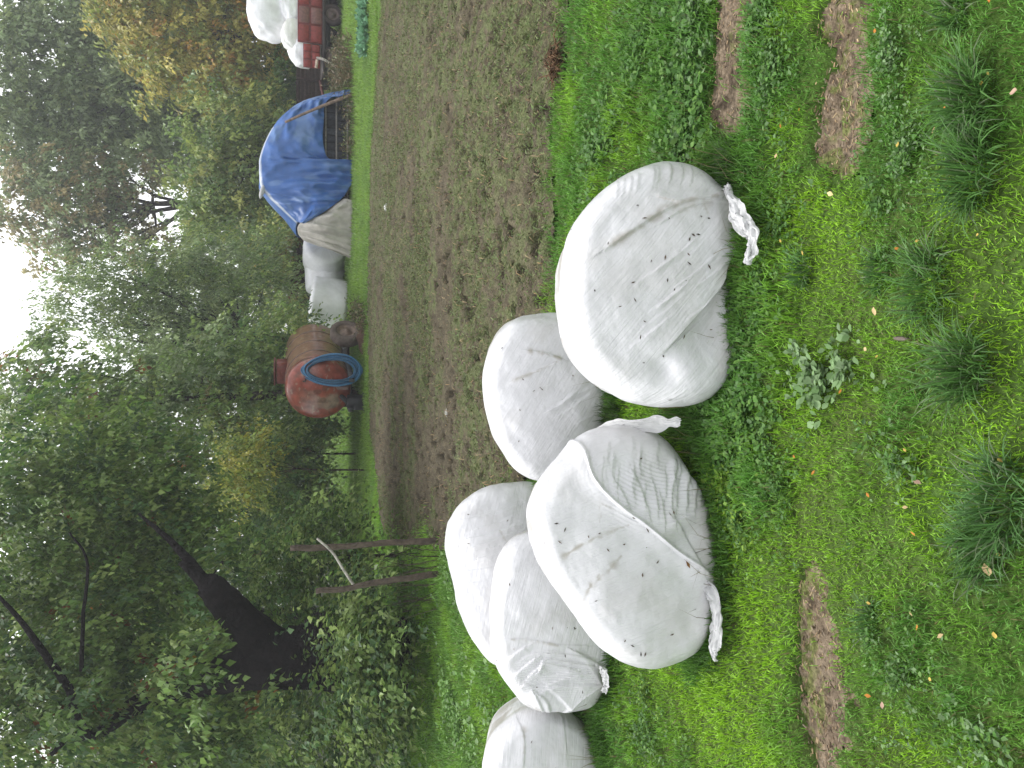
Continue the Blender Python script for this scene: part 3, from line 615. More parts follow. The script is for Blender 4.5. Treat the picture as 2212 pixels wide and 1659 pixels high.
tuft(2120, 1180, .08, .13, 380, 'low dark tuft next to the blue-green tuft at the picture edge', (.08, .18, .045))
tuft(2062, 25, .05, .09, 200, 'dark ragged tuft at the corner beyond the middle rut')
tuft(1335, 905, .06, .16, 260, 'grass tuft growing in the gap between the two front bales', (.05, .09, .025))
tuft(1315, 900, .05, .14, 200, 'thin grass tuft behind the gap between the front bales', (.06, .10, .03))
tuft(1590, 372, .07, .13, 360, 'dark grass tuft at the right foot of the largest bale', (.04, .08, .02))
tuft(1885, 1345, .05, .10, 240, 'dark tuft below the end of the left wheel rut')
def fallen(u, v, size, col, label, cat='leaf', asp=.9, grp='fallen leaves on the lawn'):
    c = gp(u, v, .03); m = MB(); V, Fs, C = leaves(np.array([[0, 0, 0.0]]), g.uniform(0, 6.28), g.uniform(-.1, .3), size, asp, [col], g.normal(0, .35, 1), False); V[:, 2] += .35 * (V[:, 0]**2 + V[:, 1]**2) / size
    m.add(V + c, Fs, C); tag(m.build('fallen_leaf', M_CHIP, origin=c), label, cat, grp)
TAN, ORA, PNK, YLW = (.46, .34, .18), (.42, .17, .035), (.40, .27, .20), (.45, .33, .08)
fallen(1800, 421, .026, (.55, .45, .22), 'pale oval fallen leaf below the end of the middle wheel rut')
fallen(2137, 6, .034, (.40, .14, .03), 'large orange leaf at the corner by the ragged tuft')
fallen(1967, 1150, .028, ORA, 'orange leaf with a stalk left of the pale weed patch')
fallen(2137, 1245, .036, TAN, 'largest tan fallen leaf, beside the low dark tuft')
fallen(1978, 1360, .026, ORA, 'orange curled leaf near the tuft by the left rut')
fallen(1905, 1515, .022, PNK, 'pinkish leaf near the left rut, alone in the grass')
fallen(2180, 202, .03, PNK, 'pink-brown leaf beside the tall dark tuft')
fallen(2105, 650, .03, (.5, .42, .2), 'yellowish leaf stuck on the pale seedling by the broad tuft')
fallen(1890, 682, .028, TAN, 'tan leaf on a pale stalk in mid lawn')
fallen(2028, 800, .026, PNK, 'pale pink leaf to the left of the pale-tipped tuft')
fallen(1990, 1045, .022, PNK, 'faded leaf above the orange leaf with a stalk')
fallen(2150, 1380, .02, YLW, 'yellow leaf just below the largest tan leaf')
fallen(1818, 840, .018, ORA, 'small orange leaf beside the pale dock weeds')
for _ in range(34):
    k = g.integers(0, 3); u, v = g.uniform(1660, 2190), g.uniform(20, 1640)
    if in_rut(*[np.array([a]) for a in gp(u, v)[:2]])[0]: continue
    fallen(u, v, g.uniform(.012, .02), [TAN, ORA, YLW][k], ['small tan leaf scrap lying flat in the front lawn', 'small orange leaf scrap lying in the front lawn', 'small yellow leaf scrap lying in the front lawn'][k])
m = MB(); a = np.array([.018, .0, .010]); b_ = np.cross(N3[i3], a); b_ *= .007 / np.linalg.norm(b_); m.add([LEAF_ON_BALE - a, LEAF_ON_BALE - b_ + N3[i3] * .003, LEAF_ON_BALE + a, LEAF_ON_BALE + b_ + N3[i3] * .003, LEAF_ON_BALE + N3[i3] * .001], [np.array([(0, 1, 4), (1, 2, 4), (2, 3, 4), (3, 0, 4)])], (.22, .11, .04))
tag(m.build('fallen_leaf', M_CHIP, origin=LEAF_ON_BALE), 'brown leaf stuck on the diagonal fold of the big two-sheet bale', 'leaf', 'fallen leaves on the lawn')
c = gp(1950, 732, .03); m = MB(); m.tube([c + (-.004, -.03, .0), c + (0, -.01, .012), c + (.002, .012, .008), c + (.004, .03, .002)], [.003, .006, .007, .004], 8, (.16, .13, .11)); tag(m.build('twig', M_WOOD, origin=c), 'short grey-brown twig lying in the front lawn', 'twig')
c = gp(1212, 135, .02); m = MB()
for _ in range(90):
    a, l = g.uniform(0, 2 * PI), g.uniform(.05, .17); p = c + g.normal(0, .045, 3) * (1.2, 1, .6) + (0, 0, .03); d = np.array([math.cos(a), math.sin(a), g.uniform(-.2, .6)])
    m.tube([p, p + d * l * .5 + (0, 0, .02), p + d * l + (0, 0, -.02)], [.005, .004, .001], 5, np.array([.13, .075, .042]) * g.uniform(.5, 1.6))
tag(m.build('root_clump', M_WOOD, origin=c), 'tangled clump of brown roots at the near edge of the tilled field', 'roots')
def rocky(u, v, r, col, name, label, cat, z=0):
    c = gp(u, v, z); th, ph = np.meshgrid(np.linspace(0, 2 * PI, 14, endpoint=False), np.linspace(-PI / 2, PI / 2, 9)); d = np.stack([np.cos(ph) * np.cos(th), np.cos(ph) * np.sin(th), np.sin(ph) * .65], -1)
    k = 1 + (fbm(d[..., 0] * 1.7 + u, d[..., 1] * 1.7, d[..., 2] * 1.7, 5, 3) - .5) * .7; m = MB(); m.grid(c + d * k[..., None] * r, np.asarray(col), closed=True); tag(m.build(name, M_CHIP, origin=c), label, cat)
rocky(834, 448, .07, (.5, .5, .47), 'stone', 'pale stone on the far edge of the tilled field, below the grey plastic sheet', 'stone', .02)
rocky(967, 891, .05, (.30, .30, .27), 'stone', 'grey stone lying in the tilled field behind the front bales', 'stone', .02)

# ------------------------------------------------------------------ fence posts with a leaning stick
def post(base, top, y, r, label, seed):
    b = gp(*base) if y is None else at(base[0], base[1], y); y = b[1]; t = at(top[0], top[1], y + .05); n = 26
    k = np.linspace(0, 1, n)[:, None]; L = b + (t - b) * k - np.array([0, 0, .25]) * (1 - k) * (k < .01); L[:, 0] += (fbm(k[:, 0] * 4, 0, 0, seed) - .5) * .06; m = MB()
    m.tube(L, r * (1 + .35 * (fbm(k[:, 0] * 9, 3, 0, seed) - .5)), 12, None)
    V = m.V[0]; a = fbm(V[:, 0] * 40, V[:, 1] * 40, V[:, 2] * 3, seed, 3)[:, None]; V[:, :2] += (fbm(V[:, 0] * 30, V[:, 1] * 30, V[:, 2] * 6, seed + 1, 2)[:, None] - .5) * r * .5
    m.C[0] = np.array([.06, .046, .037]) * (1 - a) + np.array([.16, .128, .10]) * a
    return tag(m.build('fence_post', M_WOOD, origin=(b[0], b[1], 0)), label, 'fence post', 'rough wooden fence posts'), b, t
PY = gp(948, 1166)[1]
_, pb, pt = post((948, 1166), (627, 1186), None, .037, 'taller rough wooden fence post at the corner of the tilled field', 3)
_, pb2, pt2 = post((955, 1240), (682, 1277), None, .036, 'shorter leaning wooden fence post left of the corner post', 6)
m = MB(); y = PY - .1; m.tube(spline([at(685, 1163, y), at(718, 1193, y), at(745, 1235, y), at(770, 1272, y)], 14), np.linspace(.014, .018, 14), 8, (.42, .40, .36)); tag(m.build('stick', M_WOOD, origin=at(730, 1215, y)), 'pale grey stick leaning across the two fence posts', 'stick')
m = MB()
for _ in range(60):
    u, v = g.uniform(880, 960), g.uniform(1172, 1320); b = gp(u, v); h = g.uniform(.3, 1.0); d = g.normal(0, .12, 3)
    m.tube(spline([b, b + (d[0] * .5, d[1] * .5, h * .5), b + (d[0] * 1.4, d[1], h)], 6), np.linspace(.005, .002, 6), 4, np.array([.06, .05, .035]) * g.uniform(.5, 1.6), cap=False)
tag(m.build('dry_stems', M_CHIP), 'thin dry weed stems standing between and beside the fence posts', 'dry stems', kind='stuff')

# ------------------------------------------------------------------ red slurry tanker with a blue hose
TY = gp(788, 830)[1]; A0 = at(688, 838, TY + .1); A1 = at(680, 758, TY + 3.1); r0 = pxm(69, TY); ax = (A1 - A0) * (1, 1, 0.0); LEN = np.linalg.norm(ax); ax /= LEN; sd = np.array([ax[1], -ax[0], 0]); zz = np.array([0, 0, 1.0])
tk = thing('slurry_tanker', (A0[0], A0[1], 0), 'rusty red slurry tank trailer standing at the far edge of the field', 'tank trailer')
prof = [(-.34, .02)] + [(-.34 * math.cos(q) , math.sin(q)) for q in np.linspace(.12, PI / 2, 16)] + [(x, 1) for x in np.linspace(.05, LEN, 26)] + [(LEN + .34 * math.sin(q), math.cos(q)) for q in np.linspace(.12, PI / 2 - .02, 10)]
th = np.linspace(0, 2 * PI, 64, endpoint=False); G = np.array([[A0 + ax * s + (sd * math.cos(t) + zz * math.sin(t)) * r * r0 for t in th] for s, r in prof]); S = np.array([p[0] for p in prof])[:, None] + 0 * th
side_ = np.cos(th)[None] + 0 * S; hgt = np.sin(th)[None] + 0 * S
# finer grid for the paint
x_, y_, z_ = G[..., 0], G[..., 1], G[..., 2]; red = np.array([.27, .062, .04]); brn = np.array([.215, .118, .083]); gry = np.array([.26, .22, .17]); rst = np.array([.12, .05, .03])
def paint(S, th, G, capm):
    x_, y_, z_ = G[..., 0], G[..., 1], G[..., 2]
    a = fbm(x_ * 2.2, y_ * 2.2, z_ * 2.2, 201, 4)[..., None]; b = fbm(x_ * 5, y_ * 5, z_ * 5, 205, 4)[..., None]; d = fbm(x_ * 9, y_ * 9, z_ * 16, 208, 3)[..., None]
    C = np.where(capm[..., None], red * (.75 + .6 * b), brn * (.7 + .6 * a) + np.array([.06, 0, -.01]) * b)
    low = (sstep(.35, -.25, np.sin(th)) * sstep(.1, -.8, np.cos(th) * 0 + x_ * 0 - .3))[..., None]
    m1 = sstep(.52, .62, a) * .8 * capm[..., None] * sstep(1.9, .7, z_)[..., None]; C = C * (1 - m1) + gry * m1
    m2 = sstep(.6, .68, b) * .6; C = C * (1 - m2) + rst * m2; m3 = sstep(.66, .72, d) * .5; C = C * (1 - m3) + np.array([.36, .29, .22]) * m3
    return C
big_th = np.linspace(0, 2 * PI, 160, endpoint=False)
def tankpart(prf, name, capm):
    s_, r_ = [np.interp(np.linspace(0, len(prf) - 1, len(prf) * 4), np.arange(len(prf)), [p[k] for p in prf]) for k in (0, 1)]
    G = A0 + ax * s_[:, None, None] + (sd * np.cos(big_th)[None, :, None] + zz * np.sin(big_th)[None, :, None]) * (r_ * r0)[:, None, None]
    m = MB(); m.grid(G, paint(s_[:, None] + 0 * big_th, big_th[None] + 0 * s_[:, None], G, np.full(G.shape[:2], capm)), closed=True); return m.build(name, M_TANK, tk)
M_TANK = mat_col('rusty_paint', .3, .5, 7, .35, .45, 16, coat=.35, dist=.015)
tankpart([(x, 1) for x in np.linspace(.0, LEN, 12)] + [(LEN + .34 * math.sin(q), math.cos(q)) for q in np.linspace(.12, PI / 2 - .02, 8)], 'tank_barrel', False)
tankpart([(-.34, .005)] + [(-.34 * math.cos(q), math.sin(q)) for q in np.linspace(.08, PI / 2, 16)] + [(.10, 1.0), (.10, 1.012), (.14, 1.012), (.14, 1.0)], 'end_cap', True)
m = MB(); rt = np.stack([sd, ax, zz], 1); hp = A0 + ax * 1.3 + zz * (r0 + .09)
m.box(hp + zz * .0, (.56, .42, .26), rt, (.17, .045, .034), .02); m.box(hp + zz * .17, (.62, .48, .05), rt, (.13, .038, .03), .015); m.build('filler_box', M_METAL, tk)
m = MB()
for q in (.62, 1.5, 2.4): 
    G_ = np.array([[A0 + ax * (q + s_) + (sd * math.cos(t) + zz * math.sin(t)) * (r0 + dr_) for t in big_th] for s_, dr_ in ((-.03, .0), (-.03, .014), (.03, .014), (.03, .0))]); m.grid(G_, np.array([.13, .075, .055]), closed=True)
m.build('weld_band', M_TANK, tk)
m = MB(); e0 = A0 - ax * .26 - zz * (r0 * .62) + sd * .18; m.tube(spline([e0 + ax * .1, e0 - ax * .1, e0 - ax * .2 - zz * .08, e0 - ax * .22 - zz * .2], 12), .06, 12, (.10, .06, .05)); m.tube([e0 - ax * .10 - sd * 0, e0 - ax * .135], .10, 14, (.14, .08, .06)); m.build('outlet_pipe', M_METAL, tk)
m = MB(); h0 = A0 - ax * .30 + zz * .32 + sd * .32; m.tube([h0 + ax * .2, h0 - ax * .12, h0 - ax * .14 + zz * .06], .018, 8, (.06, .045, .04)); m.build('hose_hook', M_METAL, tk)
m = MB(); zc = .36
for s_ in (-.38, .38): m.box(A0 + ax * (LEN * .4) + sd * s_ - zz * (A0[2] - zc), (.09, LEN * 1.15, .13), rt, (.03, .03, .033), .01)
for q in (.1, .9, 1.9, 2.7): m.box(A0 + ax * q - zz * (A0[2] - zc + .0), (.9, .09, .11), rt, (.028, .028, .03), .01)
m.build('chassis', M_METAL, tk)
m = MB(); m.box(A0 - ax * .28 - sd * .28 - zz * (A0[2] - .22), (.32, .30, .44), rt, (.016, .016, .018), .03); m.box(A0 - ax * .28 - sd * .28 - zz * (A0[2] - .03), (.42, .40, .05), rt, (.02, .02, .02), .01); m.tube([A0 - ax * .3 - sd * .3 - zz * (A0[2] - .40), A0 - ax * .2 - sd * .1 - zz * (A0[2] - .62)], .06, 10, (.018, .018, .02)); m.build('support_foot', M_METAL, tk)
m = MB(); m.tube([A0 + ax * 1.25 - sd * (r0 * 1.0) - zz * (A0[2] - .34), A0 + ax * 1.25 + sd * (r0 * 1.05) - zz * (A0[2] - .34)], .05, 10, (.04, .03, .025)); m.build('axle', M_METAL, tk)
def wheel(c, axis, R_, wd, parent, col=(.10, .075, .06), rim=(.19, .13, .10)):
    ref = zz; b = np.cross(axis, ref); b /= np.linalg.norm(b); t = np.linspace(0, 2 * PI, 40, endpoint=False)
    pr = [(-.5, .60), (-.5, .82), (-.46, .95), (-.3, 1.0), (0, 1.01), (.3, 1.0), (.46, .95), (.5, .82), (.5, .60), (.1, .58)]
    def rev(pr, name, mat, col, par):
        G = np.array([[c + axis * (s_ * wd) + (b * math.cos(a) + ref * math.sin(a)) * r_ * R_ for a in t] for s_, r_ in pr]); cc = np.asarray(col) * (.7 + .6 * fbm(G[..., 0] * 9, G[..., 1] * 9, G[..., 2] * 9, 3, 3)[..., None]); m = MB(); m.grid(G, cc, closed=True); return m.build(name, mat, par)
    ty = rev(pr, 'wheel', M_RUBBER, col, parent); rev([(.38, .60), (.40, .56), (.26, .50), (.2, .34), (.3, .30), (.34, .2), (.44, .16), (.46, .02)], 'rim', M_METAL, rim, ty); return ty
wr = .41; wc = at(747, 721, TY + .55); wc[2] = wr + .0; wheel(wc, np.array([.72, -.69, 0]) / np.hypot(.72, .69), wr, .26, tk, (.115, .09, .075), (.17, .12, .09))
wheel(A0 + ax * 1.25 - sd * (r0 * .9) - zz * (A0[2] - wr), -sd, wr, .28, tk)
m = MB(); hx = TY - .42; hc = at(716, 800, hx); t = np.linspace(0, 2 * PI, 70)
for k in range(12):
    ru = pxm(g.uniform(48, 66), hx); rv = pxm(g.uniform(22, 36), hx); ph = g.uniform(0, .4)
    dx = np.cos(t) * rv * (1 - .25 * np.sin(t)); dz = np.sin(t) * ru; x_ = hc[0] + dx + g.normal(0, .02) + .02 * np.sin(2 * t + ph); z_ = hc[2] + dz + g.normal(0, .02) - .02
    y_ = hx + g.uniform(-.09, .09) + .04 * np.sin(t * 2 + ph) + np.clip(.3 * (z_ - hc[2]), -.05, .2); m.tube(np.stack([x_, y_, np.maximum(z_, .02)], 1), .021, 7, np.array([.03, .11, .21]) * g.uniform(.7, 1.5), cap=False)
tag(m.build('hose', M_HOSE, origin=hc), 'blue coiled hose hanging on the domed end of the red tank', 'hose')
c = gp(786, 728); m = MB(); x, y = np.meshgrid(np.linspace(-.55, .55, 30), np.linspace(-.35, .35, 22)); z = np.clip(1 - (x / .5)**2 - (y / .32)**2, 0, 1)**.7 * .16 * (.6 + .8 * fbm(x * 6, y * 6, 0, 8, 3)) - .01
m.grid(np.stack([x + c[0], y + c[1], z], -1), np.array([.10, .062, .045]) * (.6 + .8 * fbm(x * 9, y * 9, 0, 9, 3))[..., None]); tag(m.build('mud_heap', M_SOIL, origin=c), 'low brown mud heap in front of the tanker wheel', 'mud heap')

# ------------------------------------------------------------------ white bales at the far edge
M_FAR = mat_wrap('wrap_far', .1, 60)
def simple_bale(c, axis, rad, length, label, grp, seed, tint=(1, 1, 1)):
    """c is the centre; rounded drum with slumped plastic"""
    axis = np.asarray(axis, float); axis /= np.linalg.norm(axis); a = np.cross(axis, zz if abs(axis[2]) < .9 else np.array([1.0, 0, 0])); a /= np.linalg.norm(a); b = np.cross(a, axis); t = np.linspace(0, 2 * PI, 90, endpoint=False)
    pr = [(-.5, .01)] + [(-.5, r) for r in np.linspace(.1, .72, 8)] + [(-.5 + .12 * (1 - math.cos(q)), .72 + .28 * math.sin(q)) for q in np.linspace(.15, PI / 2, 9)]; pr = pr + [(s_, 1) for s_ in np.linspace(-.34, .34, 14)] + [(-s_, r) for s_, r in pr[::-1]]
    S = np.array([p[0] for p in pr])[:, None] + 0 * t; Rr = np.array([p[1] for p in pr])[:, None] + 0 * t
    k = 1 + (fbm(np.cos(t) * 1.4 + seed, np.sin(t) * 1.4, S * 1.8, seed, 3) - .5) * .16 + (fbm(np.cos(t) * 6, np.sin(t) * 6, S * 3, seed + 2, 2) - .5) * .03
    G = np.asarray(c) + axis * (S * length)[..., None] + (a * np.cos(t)[:, None] + b * np.sin(t)[:, None])[None] * (Rr * rad * k)[..., None]
    D = (.18 * sstep(.5, .75, fbm(G[..., 0] * 3, G[..., 1] * 3, G[..., 2] * 3, seed + 7, 3)) + .3 * sstep(.35, 0, G[..., 2]))[..., None]; C = WHITE * 1.36 * np.asarray(tint) * (1 - D) + DIRT * D
    m = MB(); m.grid(G, C, closed=True); o = m.build('wrapped_bale', M_FAR, origin=c, uv=np.stack([S * length, t[None] * rad + 0 * S], -1).reshape(-1, 2)); return tag(o, label, 'bale', grp)
FY = 24.0; FG = 'white bales standing at the far edge of the field'
cc = at(708, 655, FY + .6); simple_bale((cc[0], cc[1], .58), (.12, .02, 1), .80, 1.20, 'nearest of the far white bales, upright drum beside the tank', FG, 301)
cc = at(700, 590, FY + 1.6); simple_bale((cc[0], cc[1], .66), (1, .3, .05), .66, 1.3, 'far white bale lying behind the upright drum bale', FG, 302)
cc = at(695, 548, FY + 1.2); simple_bale((cc[0], cc[1], .68), (.4, -1, .0), .70, 1.2, 'far white bale half covered by the grey plastic sheet', FG, 303)

# ------------------------------------------------------------------ slatted wagon under a blue tarpaulin
WY = 22.6
wg = thing('hay_wagon', at(758, 300, WY) * (1, 1, 0) + (0, .6, 0), 'dark slatted farm wagon almost hidden under the blue tarpaulin', 'wagon')
xa, xb = at(730, 470, WY)[0], at(730, 210, WY)[0]; zt = at(690, 280, WY)[2]; zb_ = .18
m = MB(); m.box(((xa + xb) / 2, WY + .62, (zt + zb_) / 2 + .05), (xb - xa, 1.0, zt - zb_ - .1), None, (.02, .022, .028), .02); m.build('body', M_WOOD, wg)
for k, u in enumerate((704, 727, 751)):
    m = MB(); z = at(u, 280, WY)[2]; m.box(((xa + xb) / 2, WY + .08, z), (xb - xa + .1, .04, .045), None, (.27, .25, .24), .006); m.build('rail', M_WOOD, wg)
m = MB()
for k in range(16):
    x = xa + (xb - xa) * (k + .5) / 16; m.box((x, WY + .105, (zt + zb_) / 2), (.19, .02, zt - zb_), None, np.array([.035, .038, .048]) * g.uniform(.7, 1.5), .003)
m.build('slat_side', M_WOOD, wg)
for x in (xa + .6, xb - .6): wheel(np.array([x, WY + .35, .3]), np.array([0, -1.0, 0]), .3, .2, wg, (.03, .03, .03), (.05, .045, .04))
# tarpaulin: stations along its length with (ridge front, ridge back, lower edge)
ST = [((742, 203), (744, 203), (766, 200)), ((706, 206), (708, 206), (752, 207)), ((672, 215), (675, 214), (720, 213)), ((640, 228), (644, 226), (702, 226)), ((612, 250), (618, 248), (699, 250)), ((590, 278), (598, 274), (698, 280)), ((572, 312), (582, 308), (699, 318)), ((562, 342), (572, 338), (712, 343)),
      ((560, 365), (570, 362), (767, 352)), ((561, 388), (566, 390), (768, 372)), ((566, 404), (562, 412), (766, 392)), ((578, 420), (574, 430), (752, 410)), ((598, 440), (596, 455), (738, 430)), ((620, 460), (618, 480), (712, 452)), ((642, 480), (642, 512), (655, 484))]
ST = np.array(ST, float); n1 = 150; st = np.stack([spline(ST[:, k], n1) for k in range(3)], 1)
rows = 70; G = np.zeros((n1, rows, 3)); 
for i in range(n1):
    (uf, vf), (ub, vb), (ul, vl) = st[i]; s_ = i / (n1 - 1); pf = at(uf, vf, WY + .45); pb_ = at(ub, vb, WY + 1.5 ); pl = at(ul, vl, WY - .12 - .12 * (ul > 730)); pbb = pb_ + np.array([0, .5, -max(pb_[2] - .3, .1)])
    for j in range(rows):
        q = j / (rows - 1)
        if q < .16: p = pbb + (pb_ - pbb) * (q / .16)
        elif q < .34:
            k = (q - .16) / .18; p = pb_ + (pf - pb_) * k + zz * .04 * math.sin(k * PI)
        else:
            k = (q - .34) / .66; p = pf + (pl - pf) * k + np.array([0, -.30, 0]) * math.sin(k * PI) * (.3 + .5 * (pf[2] - pl[2]) / 2.5)
        G[i, j] = p
S_ = np.linspace(0, 1, n1)[:, None]; Q_ = np.linspace(0, 1, rows)[None]; dn = sstep(.36, .95, Q_)
fold = (np.sin(S_ * 44 + 5 * fbm(S_ * 6, Q_ * 1.2, 0, 401, 2)) * .035 + np.sin(S_ * 95 + 6 * fbm(S_ * 9, Q_, 0, 402, 2)) * .014) * (.25 + dn) + (fbm(S_ * 14, Q_ * 5, 0, 403, 3) - .5) * .10 - (1 - np.abs(2 * fbm(S_ * 9 - Q_ * 1.5, Q_ * 3, 0, 407, 3) - 1)) ** 3 * .10
G[..., 1] += 1.6 * fold * sstep(.3, .4, Q_); G[..., 2] += (fbm(S_ * 12, Q_ * 6, 0, 404, 2) - .5) * .04
bl = np.array([.042, .125, .37]); C = bl * (.85 + .35 * fbm(S_ * 7, Q_ * 5, 0, 405, 3))[..., None] + np.array([.10, .12, .10]) * sstep(.55, .7, fbm(S_ * 13, Q_ * 7, 0, 406, 3))[..., None] * .7
pt_ = ((np.abs(Q_ - .345) < .012) & (S_ > .35))[..., None]; C = np.where(pt_, np.array([.45, .5, .6]), C)
m = MB(); m.grid(G, C); tp = m.build('tarpaulin', M_TARP, origin=(G[..., 0].mean(), WY, 0)); tag(tp, 'blue tarpaulin sagging in folds over the farm wagon', 'tarpaulin')
md = tp.modifiers.new('thickness', 'SOLIDIFY'); md.thickness = .012
c = at(566, 412, WY + .5); m = MB(); th_ = np.linspace(0, 2 * PI, 20, endpoint=False); G = np.array([[c + np.array([.05 * math.cos(t) + (k - .5) * .42, .12 * math.cos(t), .07 * math.sin(t) * (1 + .4 * math.sin(k * 9)) - .25 * (k - .5)**2]) * 1.0 * np.array([1, math.sin(max(k, .02) * PI)**.5 + .02, 1]) if False else c + np.array([(k - .5) * .45, .13 * math.cos(t) * math.sin(PI * min(max(k, .03), .97))**.5, .075 * math.sin(t) * math.sin(PI * min(max(k, .03), .97))**.5 - .12 * (k - .4)]) for t in th_] for k in np.linspace(0, 1, 12)])
m.grid(G, WHITE, closed=True); tag(m.build('white_bundle', M_FLAP, origin=c), 'small white plastic bundle on the peak of the blue tarpaulin', 'plastic bundle')
# grey sheet hanging from the tarpaulin's left end
TE = spline([(737, 432), (700, 456), (662, 476), (645, 486), (644, 502), (652, 515), (664, 522)], 110); BE = spline([(764, 432), (766, 452), (767, 478), (767, 505), (766, 528), (764, 546), (760, 560)], 110)
G = np.zeros((110, 44, 3))
for i in range(110):
    a = at(TE[i][0], TE[i][1], WY - .05 + .012 * max(i - 60, 0)); b = at(BE[i][0], BE[i][1], WY - .45 + .010 * max(i - 60, 0)); b[2] = max(b[2], .01)
    for j in range(44): q = j / 43; G[i, j] = a + (b - a) * q + np.array([0, -.18 * math.sin(q * PI), .05 * math.sin(q * PI)])
S_ = np.linspace(0, 1, 110)[:, None]; Q_ = np.linspace(0, 1, 44)[None]; f_ = np.sin(S_ * 34 + 4 * fbm(S_ * 5, Q_ * 1.3, 0, 411, 2) - Q_ * 2) * .06 + (fbm(S_ * 12, Q_ * 4, 0, 412, 3) - .5) * .12
G[..., 1] += f_ * (.4 + .6 * np.sin(Q_ * PI)); mud = sstep(.5, .62, fbm(S_ * 4, Q_ * 3 + .5, 0, 413, 3)) * sstep(.75, .3, S_) * .8
C = np.array([.42, .395, .36]) * (1 - mud[..., None]) + np.array([.23, .18, .14]) * mud[..., None]; m = MB(); m.grid(G, C); sh = m.build('plastic_sheet', M_SHEET, origin=(G[..., 0].mean(), WY, 0)); tag(sh, 'dirty grey plastic sheet hanging below the left end of the blue tarpaulin', 'plastic sheet'); md = sh.modifiers.new('thickness', 'SOLIDIFY'); md.thickness = .01
a, b = at(616, 264, WY - .28), at(762, 204, WY - .75); m = MB(); k = np.linspace(0, 1, 20)[:, None]; L = a + (b - a) * k; L[:, 2] += .05 * np.sin(k[:, 0] * PI); b[2] = 0; m.tube(L, np.linspace(.035, .05, 20), 10, (.26, .19, .155)); tag(m.build('pole', M_WOOD, origin=b), 'long brown wooden pole leaning against the blue tarpaulin', 'pole')

# ------------------------------------------------------------------ red trailer loaded with bales
QY = 26.5
rl = thing('farm_trailer', (at(735, 40, QY) * (1, 1, 0)), 'low red farm trailer carrying white bales at the right edge', 'trailer')
def panel(v0, v1, u0, u1, ncol, nrow, name, y, scr):
    x0, x1 = at(u0, v1, y)[0], at(u0, v0, y)[0]; z1, z0 = at(u0, v0, y)[2], at(u1, v0, y)[2]; m = MB(); m.box(((x0 + x1) / 2, y + .06, (z0 + z1) / 2), (x1 - x0, .05, z1 - z0), None, (.15, .022, .02), .008); o = m.build(name, M_METAL, rl)
    m = MB(); w_, h_ = (x1 - x0) / ncol, (z1 - z0) / nrow
    for i in range(ncol):
        for j in range(nrow): m.box((x0 + w_ * (i + .5), y + .025, z0 + h_ * (j + .5)), (w_ * .88, .035, h_ * .84), None, np.array([.24, .032, .026]) * g.uniform(.9, 1.1) if g.random() > scr else np.array([.19, .085, .075]), .02)
    m.build('pressed_panel', M_METAL, o)
panel(-150, 88, 643, 697, 6, 2, 'side_board', QY, .55); panel(92, 143, 655, 692, 3, 2, 'side_board', QY - .02, 0)
x0, x1 = at(700, 150, QY)[0], at(700, -150, QY)[0]
m = MB(); zb_ = at(697, 40, QY)[2]; m.box(((x0 + x1) / 2, QY + 1.0, zb_ - .05), (x1 - x0, 2.0, .12), None, (.03, .022, .02), .02); m.box(((x0 + x1) / 2, QY + .5, zb_ - .18), (x1 - x0, .1, .18), None, (.02, .02, .02), .01); m.box(((x0 + x1) / 2, QY + 1.5, zb_ - .18), (x1 - x0, .1, .18), None, (.02, .02, .02), .01); m.build('bed', M_METAL, rl)
for v in (122, 30, -60):
    x = at(720, v, QY)[0]; wheel(np.array([x, QY + .12, .36]), np.array([0, -1.0, 0]), .36, .24, rl, (.045, .032, .03), (.09, .06, .05)); wheel(np.array([x, QY + 1.9, .36]), np.array([0, 1.0, 0]), .36, .24, rl, (.04, .03, .03), (.07, .05, .045))
m = MB(); p = at(694, 150, QY); m.tube([p + (0, 1, 0), p + (-.6, 1, -.12), p + (-1.2, .9, -.25)], .05, 8, (.12, .04, .035)); m.build('drawbar', M_METAL, rl)
LG = 'white bales loaded on the red trailer'
def obale(u, v, y, ru, rv, dep, label, seed, tint=(1, 1, 1), sq=2.6):
    c = at(u, v, y); t, p_ = np.meshgrid(np.linspace(0, 2 * PI, 80, endpoint=False), np.linspace(-PI / 2, PI / 2, 44)); f = lambda a: np.sign(a) * np.abs(a) ** (2 / sq); d = np.stack([f(np.cos(p_)) * f(np.cos(t)), f(np.cos(p_)) * f(np.sin(t)), f(np.sin(p_))], -1)
    k = 1 + (fbm(d[..., 0] * 1.6 + seed, d[..., 1] * 1.6, d[..., 2] * 1.6, seed, 3) - .5) * .28 + (1 - np.abs(2 * fbm(d[..., 0] * 3, d[..., 1] * 3, d[..., 2] * 3, seed + 3, 3) - 1)) ** 2 * .05
    G = c + d * k[..., None] * np.array([pxm(rv, y), dep, pxm(ru, y)]); D = .2 * sstep(.5, .75, fbm(G[..., 0] * 3, G[..., 1] * 3, G[..., 2] * 3, seed + 7, 3))[..., None]; m = MB(); m.grid(G, WHITE * 1.34 * np.asarray(tint) * (1 - D) + DIRT * D, closed=True)
    tag(m.build('wrapped_bale', M_FAR, origin=c, uv=np.stack([t, p_], -1).reshape(-1, 2)), label, 'bale', LG)
obale(592, 18, QY + 1.1, 52, 66, .75, 'large white bale on top of the trailer load', 501); obale(590, -95, QY + 1.1, 50, 60, .75, 'large white bale at the outer end of the trailer load', 502)
obale(632, 0, QY + .42, 25, 48, .34, 'small smooth white bale lying behind the red side boards', 503, (1.03, 1.03, 1.03)); obale(634, 75, QY + .45, 24, 32, .32, 'small cream-coloured bale squeezed between larger white bales', 504, (.97, .96, .9)); obale(655, 108, QY + .7, 31, 36, .6, 'white bale drooping over the front end of the red trailer', 505, (1, 1, 1), 2.1)
